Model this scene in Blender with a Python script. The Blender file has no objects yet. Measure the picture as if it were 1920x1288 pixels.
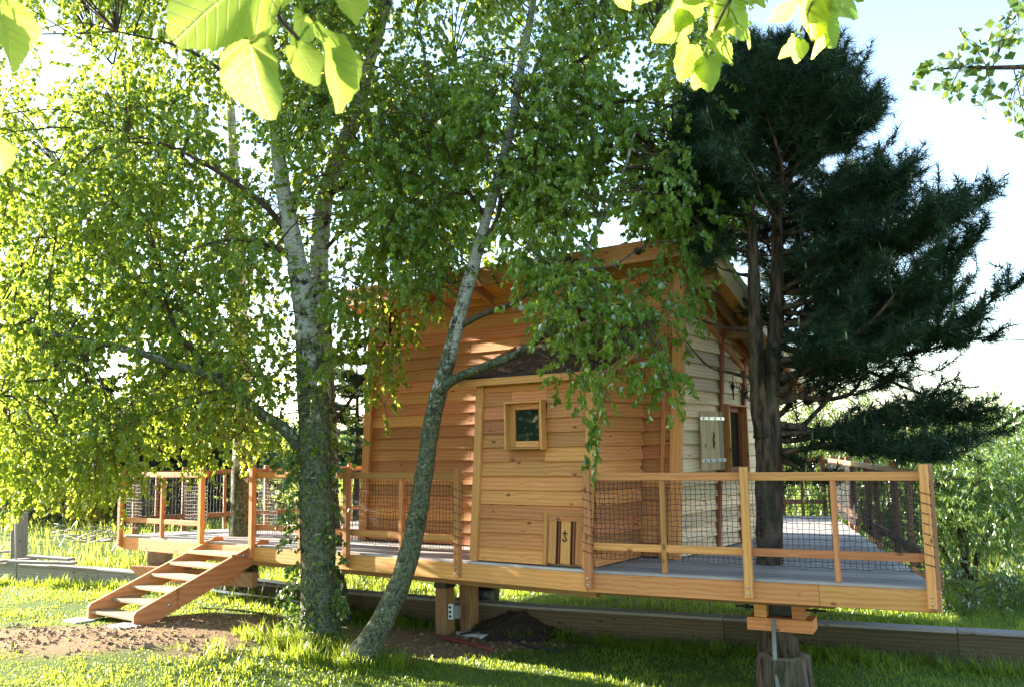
import bpy, math, random
import numpy as np
from mathutils import Matrix, Vector

random.seed(7)
RNG = np.random.default_rng(11)
scene = bpy.context.scene
COL = scene.collection
R = math.radians

# ------------------------------------------------------------------ camera
F_PX, W_PX, H_PX, EYE = 1650.0, 1920.0, 1288.0, 2.51
PITCH = math.atan((840 - 644) / F_PX)
ROLL = math.atan(0.018)
_up = np.array([0, -math.sin(PITCH), math.cos(PITCH)]); _rt = np.array([1.0, 0, 0])
C_FW = np.array([0, math.cos(PITCH), math.sin(PITCH)])
C_RT = _rt * math.cos(ROLL) - _up * math.sin(ROLL)
C_UP = _up * math.cos(ROLL) + _rt * math.sin(ROLL)
C_O = np.array([0, 0, EYE])
cam_d = bpy.data.cameras.new('camera')
cam = bpy.data.objects.new('camera', cam_d); COL.objects.link(cam); scene.camera = cam
cam_d.sensor_width = 36; cam_d.sensor_fit = 'HORIZONTAL'; cam_d.lens = F_PX / W_PX * 36
cam_d.clip_start = 0.05; cam_d.clip_end = 6000
cam_d.dof.use_dof = True; cam_d.dof.focus_distance = 10.5; cam_d.dof.aperture_fstop = 12
cam.matrix_world = Matrix(((C_RT[0], C_UP[0], -C_FW[0], 0), (C_RT[1], C_UP[1], -C_FW[1], 0),
                           (C_RT[2], C_UP[2], -C_FW[2], EYE), (0, 0, 0, 1)))

# ------------------------------------------------------------------ light
SUN_EL = R(16); SUN_AZ = math.atan2(-0.88, 0.475)
world = bpy.data.worlds.new('World'); scene.world = world; world.use_nodes = True
wn = world.node_tree.nodes; wl = world.node_tree.links
sky = wn.new('ShaderNodeTexSky'); sky.sky_type = 'NISHITA'; sky.sun_disc = False
sky.sun_elevation = SUN_EL; sky.sun_rotation = SUN_AZ; sky.air_density = 1.0; sky.dust_density = 0.5; sky.ozone_density = 1.0
wn['Background'].inputs[1].default_value = 0.10
wl.new(sky.outputs[0], wn['Background'].inputs[0])
sun_d = bpy.data.lights.new('sun', 'SUN'); sun_d.energy = 5.0; sun_d.angle = R(0.5); sun_d.color = (1.0, 0.92, 0.78)
sun = bpy.data.objects.new('sun', sun_d); COL.objects.link(sun)
S_DIR = Vector((math.sin(SUN_AZ) * math.cos(SUN_EL), math.cos(SUN_AZ) * math.cos(SUN_EL), math.sin(SUN_EL)))
sun.rotation_euler = S_DIR.to_track_quat('Z', 'Y').to_euler()
sun.location = (-30, 20, 25)
scene.view_settings.view_transform = 'Standard'; scene.view_settings.look = 'None'
scene.view_settings.exposure = 2.85; scene.view_settings.gamma = 1.0
scene.render.engine = 'CYCLES'
scene.cycles.max_bounces = 8; scene.cycles.diffuse_bounces = 6; scene.cycles.glossy_bounces = 2
scene.cycles.transmission_bounces = 4; scene.cycles.transparent_max_bounces = 4
scene.cycles.use_denoising = True; scene.cycles.sample_clamp_indirect = 6

# ------------------------------------------------------------------ measuring helpers
def ray(x, y): return C_FW + C_RT * (x - W_PX / 2) / F_PX - C_UP * (y - H_PX / 2) / F_PX
def onz(x, y, z):
    d = ray(x, y); return C_O + d * ((z - EYE) / d[2])
def at(x, y, Y):
    d = ray(x, y); return C_O + d * (Y / d[1])
def proj(P):
    v = np.asarray(P) - C_O; z = v @ C_FW
    return W_PX / 2 + F_PX * (v @ C_RT) / z, H_PX / 2 - F_PX * (v @ C_UP) / z
def vec(*a): return np.array(a, float)
def unit(a):
    a = np.asarray(a, float); return a / (np.linalg.norm(a) + 1e-12)
def smooth(a, b, x):
    t = np.clip((np.asarray(x, float) - a) / (b - a), 0, 1); return t * t * (3 - 2 * t)
def _hash(ix, iy, iz):
    h = (ix.astype(np.int64) * 374761393 + iy.astype(np.int64) * 668265263 + iz.astype(np.int64) * 2147483647) & 0x7fffffff
    h = ((h ^ (h >> 13)) * 1274126177) & 0x7fffffff
    return ((h ^ (h >> 16)) & 0xffff) / 65535.0
def vnoise(p):
    p = np.asarray(p, float); i = np.floor(p); f = p - i; f = f * f * (3 - 2 * f); o = 0
    for dx in (0, 1):
        for dy in (0, 1):
            for dz in (0, 1):
                w = (f[..., 0] if dx else 1 - f[..., 0]) * (f[..., 1] if dy else 1 - f[..., 1]) * (f[..., 2] if dz else 1 - f[..., 2])
                o = o + w * _hash(i[..., 0] + dx, i[..., 1] + dy, i[..., 2] + dz)
    return o * 2 - 1

# ------------------------------------------------------------------ object helpers
WORLD = {}
def tag(o, label=None, cat=None, group=None, kind=None):
    if label: o['label'] = label
    if cat: o['category'] = cat
    if group: o['group'] = group
    if kind: o['kind'] = kind
    return o
def put(o, M, parent=None):
    COL.objects.link(o); WORLD[o.name] = M
    if parent is not None:
        o.parent = parent; o.matrix_parent_inverse = WORLD[parent.name].inverted()
    o.matrix_basis = M
    return o
def thing(name, loc, label, cat, group=None):
    o = bpy.data.objects.new(name, None); o.empty_display_size = 0.2
    put(o, Matrix.Translation(Vector(loc))); return tag(o, label, cat, group)
class MB:
    def __init__(s): s.v = []; s.q = []; s.t = []; s.n = 0; s.a = []
    def add(s, v, q=None, t=None, a=None):
        v = np.asarray(v, float).reshape(-1, 3)
        if q is not None and len(q): s.q.append(np.asarray(q, int).reshape(-1, 4) + s.n)
        if t is not None and len(t): s.t.append(np.asarray(t, int).reshape(-1, 3) + s.n)
        s.v.append(v); s.a.append(np.full(len(v), 0.5) if a is None else np.asarray(a, float)); s.n += len(v)
    def mesh(s, name, mat, sm=True, org=None):
        me = bpy.data.meshes.new(name); V = np.concatenate(s.v)
        if org is not None: V = V - np.asarray(org)
        fs = []
        if s.q: fs += np.concatenate(s.q).tolist()
        if s.t: fs += np.concatenate(s.t).tolist()
        me.from_pydata(V.tolist(), [], fs)
        if sm: me.polygons.foreach_set('use_smooth', np.ones(len(me.polygons), bool))
        at_ = me.attributes.new('rnd', 'FLOAT', 'POINT'); at_.data.foreach_set('value', np.concatenate(s.a).astype(np.float32))
        me.materials.append(mat); me.update(); return me
    def build(s, name, mat, parent=None, sm=True, org=None):
        me = s.mesh(name, mat, sm, org)
        o = bpy.data.objects.new(name, me)
        return put(o, Matrix.Translation(Vector(org)) if org is not None else Matrix.Identity(4), parent)
def frames(P):
    P = np.asarray(P, float); T = np.gradient(P, axis=0); T /= np.linalg.norm(T, axis=1)[:, None] + 1e-9
    n = np.cross(T[0], [0.31, 0.87, 0.11]); n /= np.linalg.norm(n); Ns = []
    for t in T:
        n = n - t * (n @ t); n = n / (np.linalg.norm(n) + 1e-9); Ns.append(n)
    Ns = np.array(Ns); return T, Ns, np.cross(T, Ns)
def tube(mb, P, r, sides=6, rough=0.0, rs=8.0, cap=True, a=None):
    P = np.asarray(P, float); n = len(P); r = np.broadcast_to(np.asarray(r, float), (n,))
    T, N, B = frames(P)
    th = np.linspace(0, 2 * math.pi, sides, endpoint=False)
    ring = N[:, None] * np.cos(th)[None, :, None] + B[:, None] * np.sin(th)[None, :, None]
    rr = np.repeat(r[:, None], sides, 1)
    V = P[:, None] + ring * rr[..., None]
    if rough:
        V = V + ring * (rr * rough * (vnoise(V * rs) + 0.5 * vnoise(V * rs * 2.7)))[..., None]
    V = V.reshape(-1, 3)
    i = np.arange(n - 1)[:, None] * sides; j = np.arange(sides)[None]; k = (j + 1) % sides
    q = np.stack([i + j, i + k, i + sides + k, i + sides + j], -1).reshape(-1, 4); t = []
    if cap:
        t = [[0, m + 1, m] for m in range(1, sides - 1)] + [[(n - 1) * sides, (n - 1) * sides + m, (n - 1) * sides + m + 1] for m in range(1, sides - 1)]
    mb.add(V, q, t, None if a is None else np.full(len(V), a))
def spline(P, n):
    P = np.asarray(P, float); m = len(P)
    E_ = np.vstack([2 * P[0] - P[1], P, 2 * P[-1] - P[-2]]); out = []
    for x in np.linspace(0, m - 1 - 1e-6, n):
        k = int(x); f = x - k; a, b, c, d = E_[k], E_[k + 1], E_[k + 2], E_[k + 3]
        out.append(0.5 * (2 * b + (c - a) * f + (2 * a - 5 * b + 4 * c - d) * f * f + (3 * b - a - 3 * c + d) * f ** 3))
    return np.array(out)
def boxgeo(l, w, h, c):
    V = []; 
    for sx in (-1, 1):
        for sy in (-1, 1):
            for sz in (-1, 1):
                x, y, z = sx * l / 2, sy * w / 2, sz * h / 2
                V += [(x, y - sy * c, z - sz * c), (x - sx * c, y, z - sz * c), (x - sx * c, y - sy * c, z)]
    idx = lambda sx, sy, sz, k: (((sx > 0) * 2 + (sy > 0)) * 2 + (sz > 0)) * 3 + k
    q = []; t = []
    for s in (-1, 1):
        f = [idx(s, -1, -1, 0), idx(s, 1, -1, 0), idx(s, 1, 1, 0), idx(s, -1, 1, 0)]; q.append(f if s > 0 else f[::-1])
        f = [idx(-1, s, -1, 1), idx(1, s, -1, 1), idx(1, s, 1, 1), idx(-1, s, 1, 1)]; q.append(f[::-1] if s > 0 else f)
        f = [idx(-1, -1, s, 2), idx(1, -1, s, 2), idx(1, 1, s, 2), idx(-1, 1, s, 2)]; q.append(f if s > 0 else f[::-1])
    for a in (-1, 1):
        for b in (-1, 1):
            f = [idx(a, b, -1, 0), idx(a, b, -1, 1), idx(a, b, 1, 1), idx(a, b, 1, 0)]; q.append(f if a * b > 0 else f[::-1])
            f = [idx(a, -1, b, 0), idx(a, 1, b, 0), idx(a, 1, b, 2), idx(a, -1, b, 2)]; q.append(f if a * b > 0 else f[::-1])
            f = [idx(-1, a, b, 1), idx(-1, a, b, 2), idx(1, a, b, 2), idx(1, a, b, 1)]; q.append(f if a * b > 0 else f[::-1])
            for d in (-1, 1):
                f = [idx(a, b, d, 0), idx(a, b, d, 1), idx(a, b, d, 2)]; t.append(f if a * b * d > 0 else f[::-1])
    return V, q, t
_cache = {}
def beam(name, a, b, w, h, mat, parent=None, up=(0, 0, 1), cham=0.005, ext=0.0):
    """a timber from a to b; w across, h along up; local x runs along the grain"""
    a = np.asarray(a, float); b = np.asarray(b, float); x = unit(b - a); l = np.linalg.norm(b - a) + 2 * ext
    y = unit(np.cross(np.asarray(up, float), x)); z = np.cross(x, y)
    key = (round(l, 3), round(w, 4), round(h, 4), mat.name, cham)
    if key not in _cache:
        V, q, t = boxgeo(l, w, h, min(cham, w * 0.3, h * 0.3)); m = MB(); m.add(V, q, t); _cache[key] = m.mesh(name, mat, sm=False)
    o = bpy.data.objects.new(name, _cache[key]); c = (a + b) / 2
    return put(o, Matrix(((x[0], y[0], z[0], c[0]), (x[1], y[1], z[1], c[1]), (x[2], y[2], z[2], c[2]), (0, 0, 0, 1))), parent)
def prism(name, poly, d, mat, parent=None):
    """a planar polygon (3-D points) thickened along d"""
    P = np.asarray(poly, float); n = len(P); c = P.mean(0); x = unit(P[1] - P[0]); nn = unit(d)
    y = unit(np.cross(nn, x)); V = np.vstack([P, P + np.asarray(d)])
    if np.dot(np.cross(P[1] - P[0], P[2] - P[1]), d) > 0: base = list(range(n))[::-1]; top = list(range(n, 2 * n)); sd = [[i, (i + 1) % n, n + (i + 1) % n, n + i] for i in range(n)]
    else: base = list(range(n)); top = list(range(n, 2 * n))[::-1]; sd = [[i, n + i, n + (i + 1) % n, (i + 1) % n] for i in range(n)]
    Mx = np.array([x, y, np.cross(x, y)])
    me = bpy.data.meshes.new(name); me.from_pydata(((V - c) @ Mx.T).tolist(), [], [base, top] + sd); me.materials.append(mat); me.update()
    o = bpy.data.objects.new(name, me); z = Mx[2]
    return put(o, Matrix(((x[0], y[0], z[0], c[0]), (x[1], y[1], z[1], c[1]), (x[2], y[2], z[2], c[2]), (0, 0, 0, 1))), parent)
def rod(name, P, r, mat, parent=None, sides=8):
    m = MB(); tube(m, P, r, sides); return m.build(name, mat, parent, org=np.asarray(P[0], float))

# ------------------------------------------------------------------ materials
class NT:
    def __init__(s, name):
        s.m = bpy.data.materials.new(name); s.m.use_nodes = True; s.t = s.m.node_tree; s.n = s.t.nodes; s.n.clear()
        s.out = s.n.new('ShaderNodeOutputMaterial')
    def new(s, t, **k):
        n = s.n.new(t)
        for a, b in k.items(): setattr(n, a, b)
        return n
    def set(s, sock, v):
        if isinstance(v, bpy.types.NodeSocket): s.t.links.new(v, sock)
        elif isinstance(v, (tuple, list)) and len(v) == 3 and sock.type == 'RGBA': sock.default_value = (*v, 1)
        else: sock.default_value = v
    def math(s, op, a, b=0.0, c=0.0):
        n = s.new('ShaderNodeMath', operation=op)
        for i, v in enumerate((a, b, c)): s.set(n.inputs[i], v)
        return n.outputs[0]
    def vmath(s, op, a, b):
        n = s.new('ShaderNodeVectorMath', operation=op); s.set(n.inputs[0], a); s.set(n.inputs[1], b); return n.outputs[0]
    def noise(s, v, scale, detail=4, rough=0.55, dist=0.0):
        n = s.new('ShaderNodeTexNoise'); s.set(n.inputs['Vector'], v); s.set(n.inputs['Scale'], scale); s.set(n.inputs['Detail'], detail); s.set(n.inputs['Roughness'], rough); s.set(n.inputs['Distortion'], dist)
        return n.outputs[0]
    def ramp(s, f, stops):
        n = s.new('ShaderNodeValToRGB'); e = n.color_ramp.elements
        while len(e) < len(stops): e.new(0.5)
        for el, (p, c) in zip(e, stops): el.position = p; el.color = (*c, 1) if len(c) == 3 else c
        s.set(n.inputs[0], f); return n.outputs[0]
    def mix(s, f, a, b, mode='MIX'):
        n = s.new('ShaderNodeMix', data_type='RGBA', blend_type=mode); s.set(n.inputs[0], f); s.set(n.inputs[6], a); s.set(n.inputs[7], b); return n.outputs[2]
    def mapr(s, f, a, b, c=0.0, d=1.0):
        n = s.new('ShaderNodeMapRange'); n.interpolation_type = 'SMOOTHSTEP'
        for i, v in enumerate((f, a, b, c, d)): s.set(n.inputs[i], v)
        return n.outputs[0]
    def obj(s): return s.new('ShaderNodeTexCoord').outputs['Object']
    def rnd(s): return s.new('ShaderNodeObjectInfo').outputs['Random']
    def attr(s, n='rnd'): return s.new('ShaderNodeAttribute', attribute_name=n).outputs['Fac']
    def bump(s, h, st=0.3, d=0.01):
        n = s.new('ShaderNodeBump'); s.set(n.inputs['Strength'], st); s.set(n.inputs['Distance'], d); s.set(n.inputs['Height'], h); return n.outputs[0]
    def prin(s, col, rough=0.6, norm=None, metal=0.0, spec=0.4):
        b = s.new('ShaderNodeBsdfPrincipled'); s.set(b.inputs['Base Color'], col); s.set(b.inputs['Roughness'], rough); s.set(b.inputs['Metallic'], metal)
        s.set(b.inputs['Specular IOR Level'], spec)
        if norm is not None: s.set(b.inputs['Normal'], norm)
        s.t.links.new(b.outputs[0], s.out.inputs[0]); return s.m
def wood(name, lo, mid, hi, knot, weather=0.0, kn=1.0, rough=0.62, wc=(0.33, 0.32, 0.31)):
    t = NT(name); o = t.obj(); r = t.rnd()
    off = t.new('ShaderNodeCombineXYZ'); t.set(off.inputs[0], t.math('MULTIPLY', r, 37.0)); t.set(off.inputs[1], t.math('MULTIPLY', r, 11.3)); t.set(off.inputs[2], t.math('MULTIPLY', r, 23.7))
    p = t.vmath('ADD', o, off.outputs[0])
    wob = t.noise(t.vmath('MULTIPLY', p, (1.1, 3.0, 3.0)), 1.0, 2)
    pk = t.vmath('MULTIPLY', p, (3.6, 0.3, 7.4))
    vo = t.new('ShaderNodeTexVoronoi'); t.set(vo.inputs['Vector'], pk); t.set(vo.inputs['Scale'], 1.0)
    kd = vo.outputs['Distance']
    around = t.mapr(kd, 0.0, 0.42, 1.0, 0.0)
    gz = t.math('ADD', t.math('MULTIPLY', wob, 0.55), t.math('MULTIPLY', around, 0.16))
    sp = t.new('ShaderNodeSeparateXYZ'); t.set(sp.inputs[0], p)
    ringc = t.math('MULTIPLY', t.math('ADD', t.math('ADD', sp.outputs[2], t.math('MULTIPLY', sp.outputs[1], 0.6)), t.math('MULTIPLY', gz, 0.16)), 130.0)
    ring = t.math('MULTIPLY_ADD', t.math('SINE', ringc), 0.5, 0.5)
    fine = t.noise(t.vmath('MULTIPLY', p, (3.0, 90, 90)), 1.0, 3)
    g = t.math('ADD', t.math('MULTIPLY', ring, 0.30), t.math('MULTIPLY', fine, 0.70))
    c = t.ramp(g, [(0.15, hi), (0.55, mid), (0.95, lo)])
    big = t.noise(t.vmath('MULTIPLY', p, (0.5, 2, 2)), 1.3, 2)
    hsv = t.new('ShaderNodeHueSaturation'); t.set(hsv.inputs['Color'], c)
    t.set(hsv.inputs['Value'], t.math('ADD', 0.52, t.math('ADD', t.math('MULTIPLY', r, 0.52), t.math('MULTIPLY', big, 0.4))))
    t.set(hsv.inputs['Hue'], t.math('ADD', 0.480, t.math('MULTIPLY', t.math('FRACT', t.math('MULTIPLY', r, 17.0)), 0.024)))
    c = hsv.outputs[0]
    if kn:
        sc = t.new('ShaderNodeSeparateColor'); t.set(sc.inputs[0], vo.outputs['Color'])
        keep = t.math('GREATER_THAN', sc.outputs[0], 0.30)
        k = t.math('MULTIPLY', t.mapr(kd, 0.06, 0.165, 1.0, 0.0), t.math('MULTIPLY', keep, kn))
        c = t.mix(t.math('MULTIPLY', k, 0.95), c, knot)
    if weather:
        wv = t.noise(t.vmath('MULTIPLY', p, (1.2, 5, 5)), 1.5, 4)
        wc2 = t.mix(g, tuple(x * 1.25 for x in wc), tuple(x * 0.6 for x in wc))
        c = t.mix(t.mapr(wv, 0.62 - weather * 0.6, 0.95 - weather * 0.45), c, wc2)
    return t.prin(c, rough, t.bump(g, 0.35, 0.004), spec=0.3)
M = {}
M['larch'] = wood('larch_cladding', (0.32, 0.118, 0.029), (0.48, 0.208, 0.058), (0.58, 0.285, 0.094), (0.11, 0.032, 0.010))
M['douglas'] = wood('douglas_timber', (0.37, 0.145, 0.036), (0.53, 0.242, 0.070), (0.61, 0.31, 0.105), (0.14, 0.042, 0.013), kn=0.9)
M['pale'] = wood('bleached_lit_cladding', (0.50, 0.34, 0.17), (0.68, 0.51, 0.29), (0.78, 0.63, 0.41), (0.20, 0.10, 0.05))  # bleached boards; extra paleness paints in sunlight this wall does not receive
M['brown'] = wood('brown_stained_timber', (0.13, 0.040, 0.016), (0.22, 0.075, 0.028), (0.27, 0.10, 0.04), (0.07, 0.02, 0.01))
M['deck'] = wood('weathered_decking', (0.20, 0.18, 0.165), (0.33, 0.305, 0.28), (0.42, 0.39, 0.36), (0.12, 0.09, 0.07), kn=0.5, rough=0.75)
M['under'] = wood('rough_understructure_shaded_rails', (0.17, 0.085, 0.035), (0.27, 0.145, 0.06), (0.34, 0.19, 0.09), (0.10, 0.04, 0.02))
M['grey'] = wood('grey_old_timber', (0.16, 0.14, 0.12), (0.28, 0.25, 0.215), (0.37, 0.335, 0.29), (0.09, 0.07, 0.05), rough=0.8)
M['black_wood'] = wood('blackened_beam', (0.02, 0.018, 0.016), (0.045, 0.04, 0.035), (0.07, 0.06, 0.055), (0.01, 0.01, 0.01), kn=0.2, rough=0.8)
M['kerb'] = wood('shade_dark_sleeper', (0.05, 0.036, 0.018), (0.10, 0.072, 0.036), (0.14, 0.105, 0.055), (0.03, 0.02, 0.01), rough=0.85)  # sleeper timber darkened so the kerb face carries shade in its colour
M['tread'] = wood('worn_tread', (0.24, 0.15, 0.085), (0.38, 0.26, 0.155), (0.47, 0.34, 0.22), (0.14, 0.07, 0.03), rough=0.75)
M['shutter'] = wood('shutter_planks', (0.34, 0.24, 0.11), (0.50, 0.38, 0.19), (0.58, 0.46, 0.26), (0.15, 0.08, 0.03))
def simple(name, col, rough=0.6, metal=0.0, var=0.15, sc=12.0, bump=0.1):
    t = NT(name); p = t.obj(); n = t.noise(p, sc, 4)
    c = t.mix(n, tuple(x * (1 - var * 1.6) for x in col), tuple(min(1, x * (1 + var)) for x in col))
    return t.prin(c, rough, t.bump(n, bump, 0.005), metal)
M['net'] = simple('black_net_cord', (0.018, 0.018, 0.02), 0.7)
M['iron'] = simple('dark_iron', (0.03, 0.028, 0.027), 0.5, 0.6)
M['steel'] = simple('galvanised_steel', (0.55, 0.56, 0.57), 0.35, 0.9, 0.1)
M['alu'] = simple('aluminium', (0.70, 0.71, 0.72), 0.35, 0.8, 0.08)
M['flash'] = simple('zinc_flashing', (0.78, 0.78, 0.75), 0.5, 0.0, 0.08)
M['roofing'] = simple('grey_green_roofing', (0.12, 0.14, 0.13), 0.6, 0.2, 0.2)
M['concrete'] = simple('pale_concrete', (0.46, 0.44, 0.40), 0.9, 0, 0.25, 9)
M['plastic'] = simple('white_plastic', (0.72, 0.73, 0.72), 0.4, 0, 0.05)
M['greyplastic'] = simple('grey_plastic', (0.20, 0.22, 0.20), 0.5, 0, 0.08)
M['blackplastic'] = simple('black_plastic_sheet', (0.012, 0.012, 0.013), 0.35, 0, 0.2, 5, 0.5)
M['red'] = simple('faded_red_paint', (0.34, 0.075, 0.06), 0.6, 0, 0.25, 4)
M['redpipe'] = simple('red_conduit', (0.20, 0.035, 0.025), 0.6)
M['brick'] = simple('pier_block', (0.20, 0.16, 0.12), 0.9, 0, 0.35, 14, 0.5)
M['soil'] = simple('dark_soil', (0.050, 0.030, 0.019), 0.95, 0, 0.5, 30, 1.0)
M['clod'] = simple('earth_crumbs', (0.23, 0.145, 0.08), 0.95, 0, 0.5, 6)
M['dark'] = simple('dark_interior', (0.02, 0.018, 0.016), 0.8)
def glass():
    t = NT('window_glass'); return t.prin((0.012, 0.02, 0.014), 0.03, None, 0.0, 0.5)
M['glass'] = glass()
def moss_roof():
    t = NT('mossy_shingles'); p = t.obj(); n = t.noise(p, 9, 5); n2 = t.noise(p, 45, 3)
    c = t.ramp(n, [(0.3, (0.022, 0.011, 0.006)), (0.5, (0.085, 0.040, 0.018)), (0.62, (0.15, 0.065, 0.025)), (0.75, (0.035, 0.035, 0.012))])
    return t.prin(t.mix(0.5, c, t.mix(t.mapr(n2, 0.4, 0.62), (0.012, 0.008, 0.005), (0.17, 0.085, 0.04))), 0.95, t.bump(t.math('ADD', n, n2), 0.8, 0.02))
M['moss'] = moss_roof()
def bark_birch(name, green=0.4, white=(0.60, 0.57, 0.51)):
    t = NT(name); p = t.obj()
    n1 = t.noise(t.vmath('MULTIPLY', p, (5, 5, 55)), 1.0, 4, 0.65, 0.5)
    n2 = t.noise(t.vmath('MULTIPLY', p, (4.0, 4.0, 2.6)), 1.2, 5, 0.62, 0.3)
    n3 = t.noise(t.vmath('MULTIPLY', p, (7, 7, 5)), 1.0, 6, 0.7)
    n4 = t.noise(t.vmath('MULTIPLY', p, (34, 34, 24)), 1.0, 4, 0.7)
    n5 = t.noise(t.vmath('MULTIPLY', p, (13, 13, 30)), 1.0, 4, 0.6)
    c = t.mix(t.mapr(n4, 0.35, 0.65), tuple(x * 0.6 for x in white), white)
    c = t.mix(t.mapr(n1, 0.58, 0.64), c, (0.032, 0.028, 0.025))
    c = t.mix(t.mapr(n2, 0.57, 0.63), c, (0.042, 0.036, 0.03))
    sz = t.new('ShaderNodeSeparateXYZ'); t.set(sz.inputs[0], p)
    hgt = t.mapr(sz.outputs[2], 1.6, 5.2, 0.16, -0.25)
    mg = t.mapr(t.math('ADD', n3, t.math('ADD', hgt, green - 0.4)), 0.50, 0.60)
    moss = t.mix(t.mapr(n4, 0.38, 0.62), (0.014, 0.020, 0.008), (0.095, 0.11, 0.045))
    c = t.mix(t.math('MULTIPLY', mg, 0.9), c, moss)
    lich = t.mapr(t.math('SUBTRACT', n5, t.math('MULTIPLY', hgt, 0.2)), 0.60, 0.66)
    c = t.mix(t.math('MULTIPLY', lich, 0.75), c, (0.33, 0.34, 0.27))
    c = t.mix(t.mapr(t.noise(t.vmath('MULTIPLY', p, (16, 16, 10)), 1.0, 5, 0.7), 0.60, 0.68), c, (0.022, 0.02, 0.016))
    return t.prin(c, 0.9, t.bump(t.math('ADD', t.math('ADD', n1, n3), n4), 0.9, 0.02), spec=0.15)
M['birch'] = bark_birch('birch_bark')
M['birch_mossy'] = bark_birch('mossy_birch_bark', 0.56, (0.52, 0.50, 0.43))
def bark(name, a, b, sc=(16, 16, 3)):
    t = NT(name); p = t.obj(); n = t.noise(t.vmath('MULTIPLY', p, sc), 1.0, 5, 0.65, 0.6); n2 = t.noise(p, 3, 3)
    c = t.mix(t.mapr(n, 0.35, 0.65), a, b); c = t.mix(t.math('MULTIPLY', t.mapr(n2, 0.5, 0.7), 0.4), c, (0.07, 0.08, 0.04))
    return t.prin(c, 0.92, t.bump(n, 1.0, 0.03), spec=0.15)
M['pine_bark'] = bark('pine_bark', (0.022, 0.016, 0.012), (0.115, 0.08, 0.055))
M['twig'] = bark('birch_twig', (0.035, 0.022, 0.016), (0.12, 0.085, 0.06))
M['stump'] = bark('stump_bark', (0.030, 0.022, 0.016), (0.155, 0.115, 0.078), (24, 24, 2.2))
M['stumptop'] = bark('cut_wood', (0.22, 0.16, 0.10), (0.40, 0.31, 0.21), (6, 6, 6))
def leaf(name, a, b, c, tr, trf=0.45, gl=0.12, rough=0.42):
    """diffuse + light coming through + a little gloss; colour differs leaf by leaf"""
    t = NT(name); r = t.attr()
    col = t.ramp(r, [(0.0, a), (0.55, b), (1.0, c)])
    d = t.new('ShaderNodeBsdfDiffuse'); t.set(d.inputs[0], col)
    T = t.new('ShaderNodeBsdfTranslucent'); t.set(T.inputs[0], t.mix(r, tuple(x * 0.75 for x in tr), tr))
    m = t.new('ShaderNodeMixShader'); t.set(m.inputs[0], trf); t.t.links.new(d.outputs[0], m.inputs[1]); t.t.links.new(T.outputs[0], m.inputs[2])
    g = t.new('ShaderNodeBsdfGlossy'); t.set(g.inputs[0], (0.9, 0.95, 0.9)); t.set(g.inputs['Roughness'], rough)
    fr = t.new('ShaderNodeFresnel'); t.set(fr.inputs[0], 1.4)
    m2 = t.new('ShaderNodeMixShader'); t.set(m2.inputs[0], t.math('MULTIPLY', fr.outputs[0], gl * 2.4)); t.t.links.new(m.outputs[0], m2.inputs[1]); t.t.links.new(g.outputs[0], m2.inputs[2])
    t.t.links.new(m2.outputs[0], t.out.inputs[0]); return t.m
M['birch_leaf'] = leaf('birch_leaf', (0.042, 0.100, 0.016), (0.070, 0.155, 0.024), (0.120, 0.210, 0.034), (0.54, 0.66, 0.055), 0.55)
M['ivy_leaf'] = leaf('ivy_leaf', (0.03, 0.075, 0.015), (0.06, 0.12, 0.022), (0.12, 0.19, 0.035), (0.28, 0.40, 0.05), 0.35, 0.2)
def lime_mat():
    t = NT('lime_leaf'); p = t.obj(); sp = t.new('ShaderNodeSeparateXYZ'); t.set(sp.inputs[0], p); r = t.attr()
    ay = t.math('ABSOLUTE', sp.outputs[1]); w = t.math('FRACT', t.math('MULTIPLY', t.math('SUBTRACT', sp.outputs[0], t.math('MULTIPLY', ay, 0.75)), 8.0))
    side = t.mapr(t.math('ABSOLUTE', t.math('SUBTRACT', w, 0.5)), 0.0, 0.10, 1.0, 0.0); mid = t.mapr(ay, 0.006, 0.018, 1.0, 0.0)
    v = t.math('MAXIMUM', side, mid); n = t.noise(p, 6, 4); n2 = t.noise(p, 40, 3)
    col = t.mix(r, (0.085, 0.165, 0.018), (0.19, 0.28, 0.035)); col = t.mix(t.math('MULTIPLY', n, 0.6), col, (0.07, 0.15, 0.015))
    tr = t.mix(n, (0.52, 0.68, 0.06), (0.80, 0.86, 0.22)); tr = t.mix(t.math('MULTIPLY', n2, 0.35), tr, (0.38, 0.5, 0.04)); tr = t.mix(t.math('MULTIPLY', t.math('SUBTRACT', 1.0, v), 0.0), tr, (0, 0, 0)); tr = t.mix(t.math('MULTIPLY', v, 0.8), tr, (0.88, 0.88, 0.40)); tr = t.mix(t.math('MULTIPLY', t.math('SUBTRACT', 1.0, r), 0.55), tr, (0.16, 0.30, 0.03))
    d = t.new('ShaderNodeBsdfDiffuse'); t.set(d.inputs[0], col); T = t.new('ShaderNodeBsdfTranslucent'); t.set(T.inputs[0], tr)
    bp_ = t.bump(v, 0.6, 0.01); t.set(d.inputs['Normal'], bp_); t.set(T.inputs['Normal'], bp_)
    m = t.new('ShaderNodeMixShader'); t.set(m.inputs[0], 0.58); t.t.links.new(d.outputs[0], m.inputs[1]); t.t.links.new(T.outputs[0], m.inputs[2]); t.t.links.new(m.outputs[0], t.out.inputs[0]); return t.m
M['lime_leaf'] = lime_mat()
M['poplar_leaf'] = leaf('poplar_leaf', (0.03, 0.08, 0.02), (0.05, 0.11, 0.025), (0.09, 0.15, 0.03), (0.25, 0.36, 0.05), 0.4, 0.2)
M['willow_leaf'] = leaf('willow_leaf', (0.058, 0.115, 0.020), (0.09, 0.165, 0.028), (0.135, 0.21, 0.04), (0.33, 0.46, 0.06), 0.45)
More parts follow.
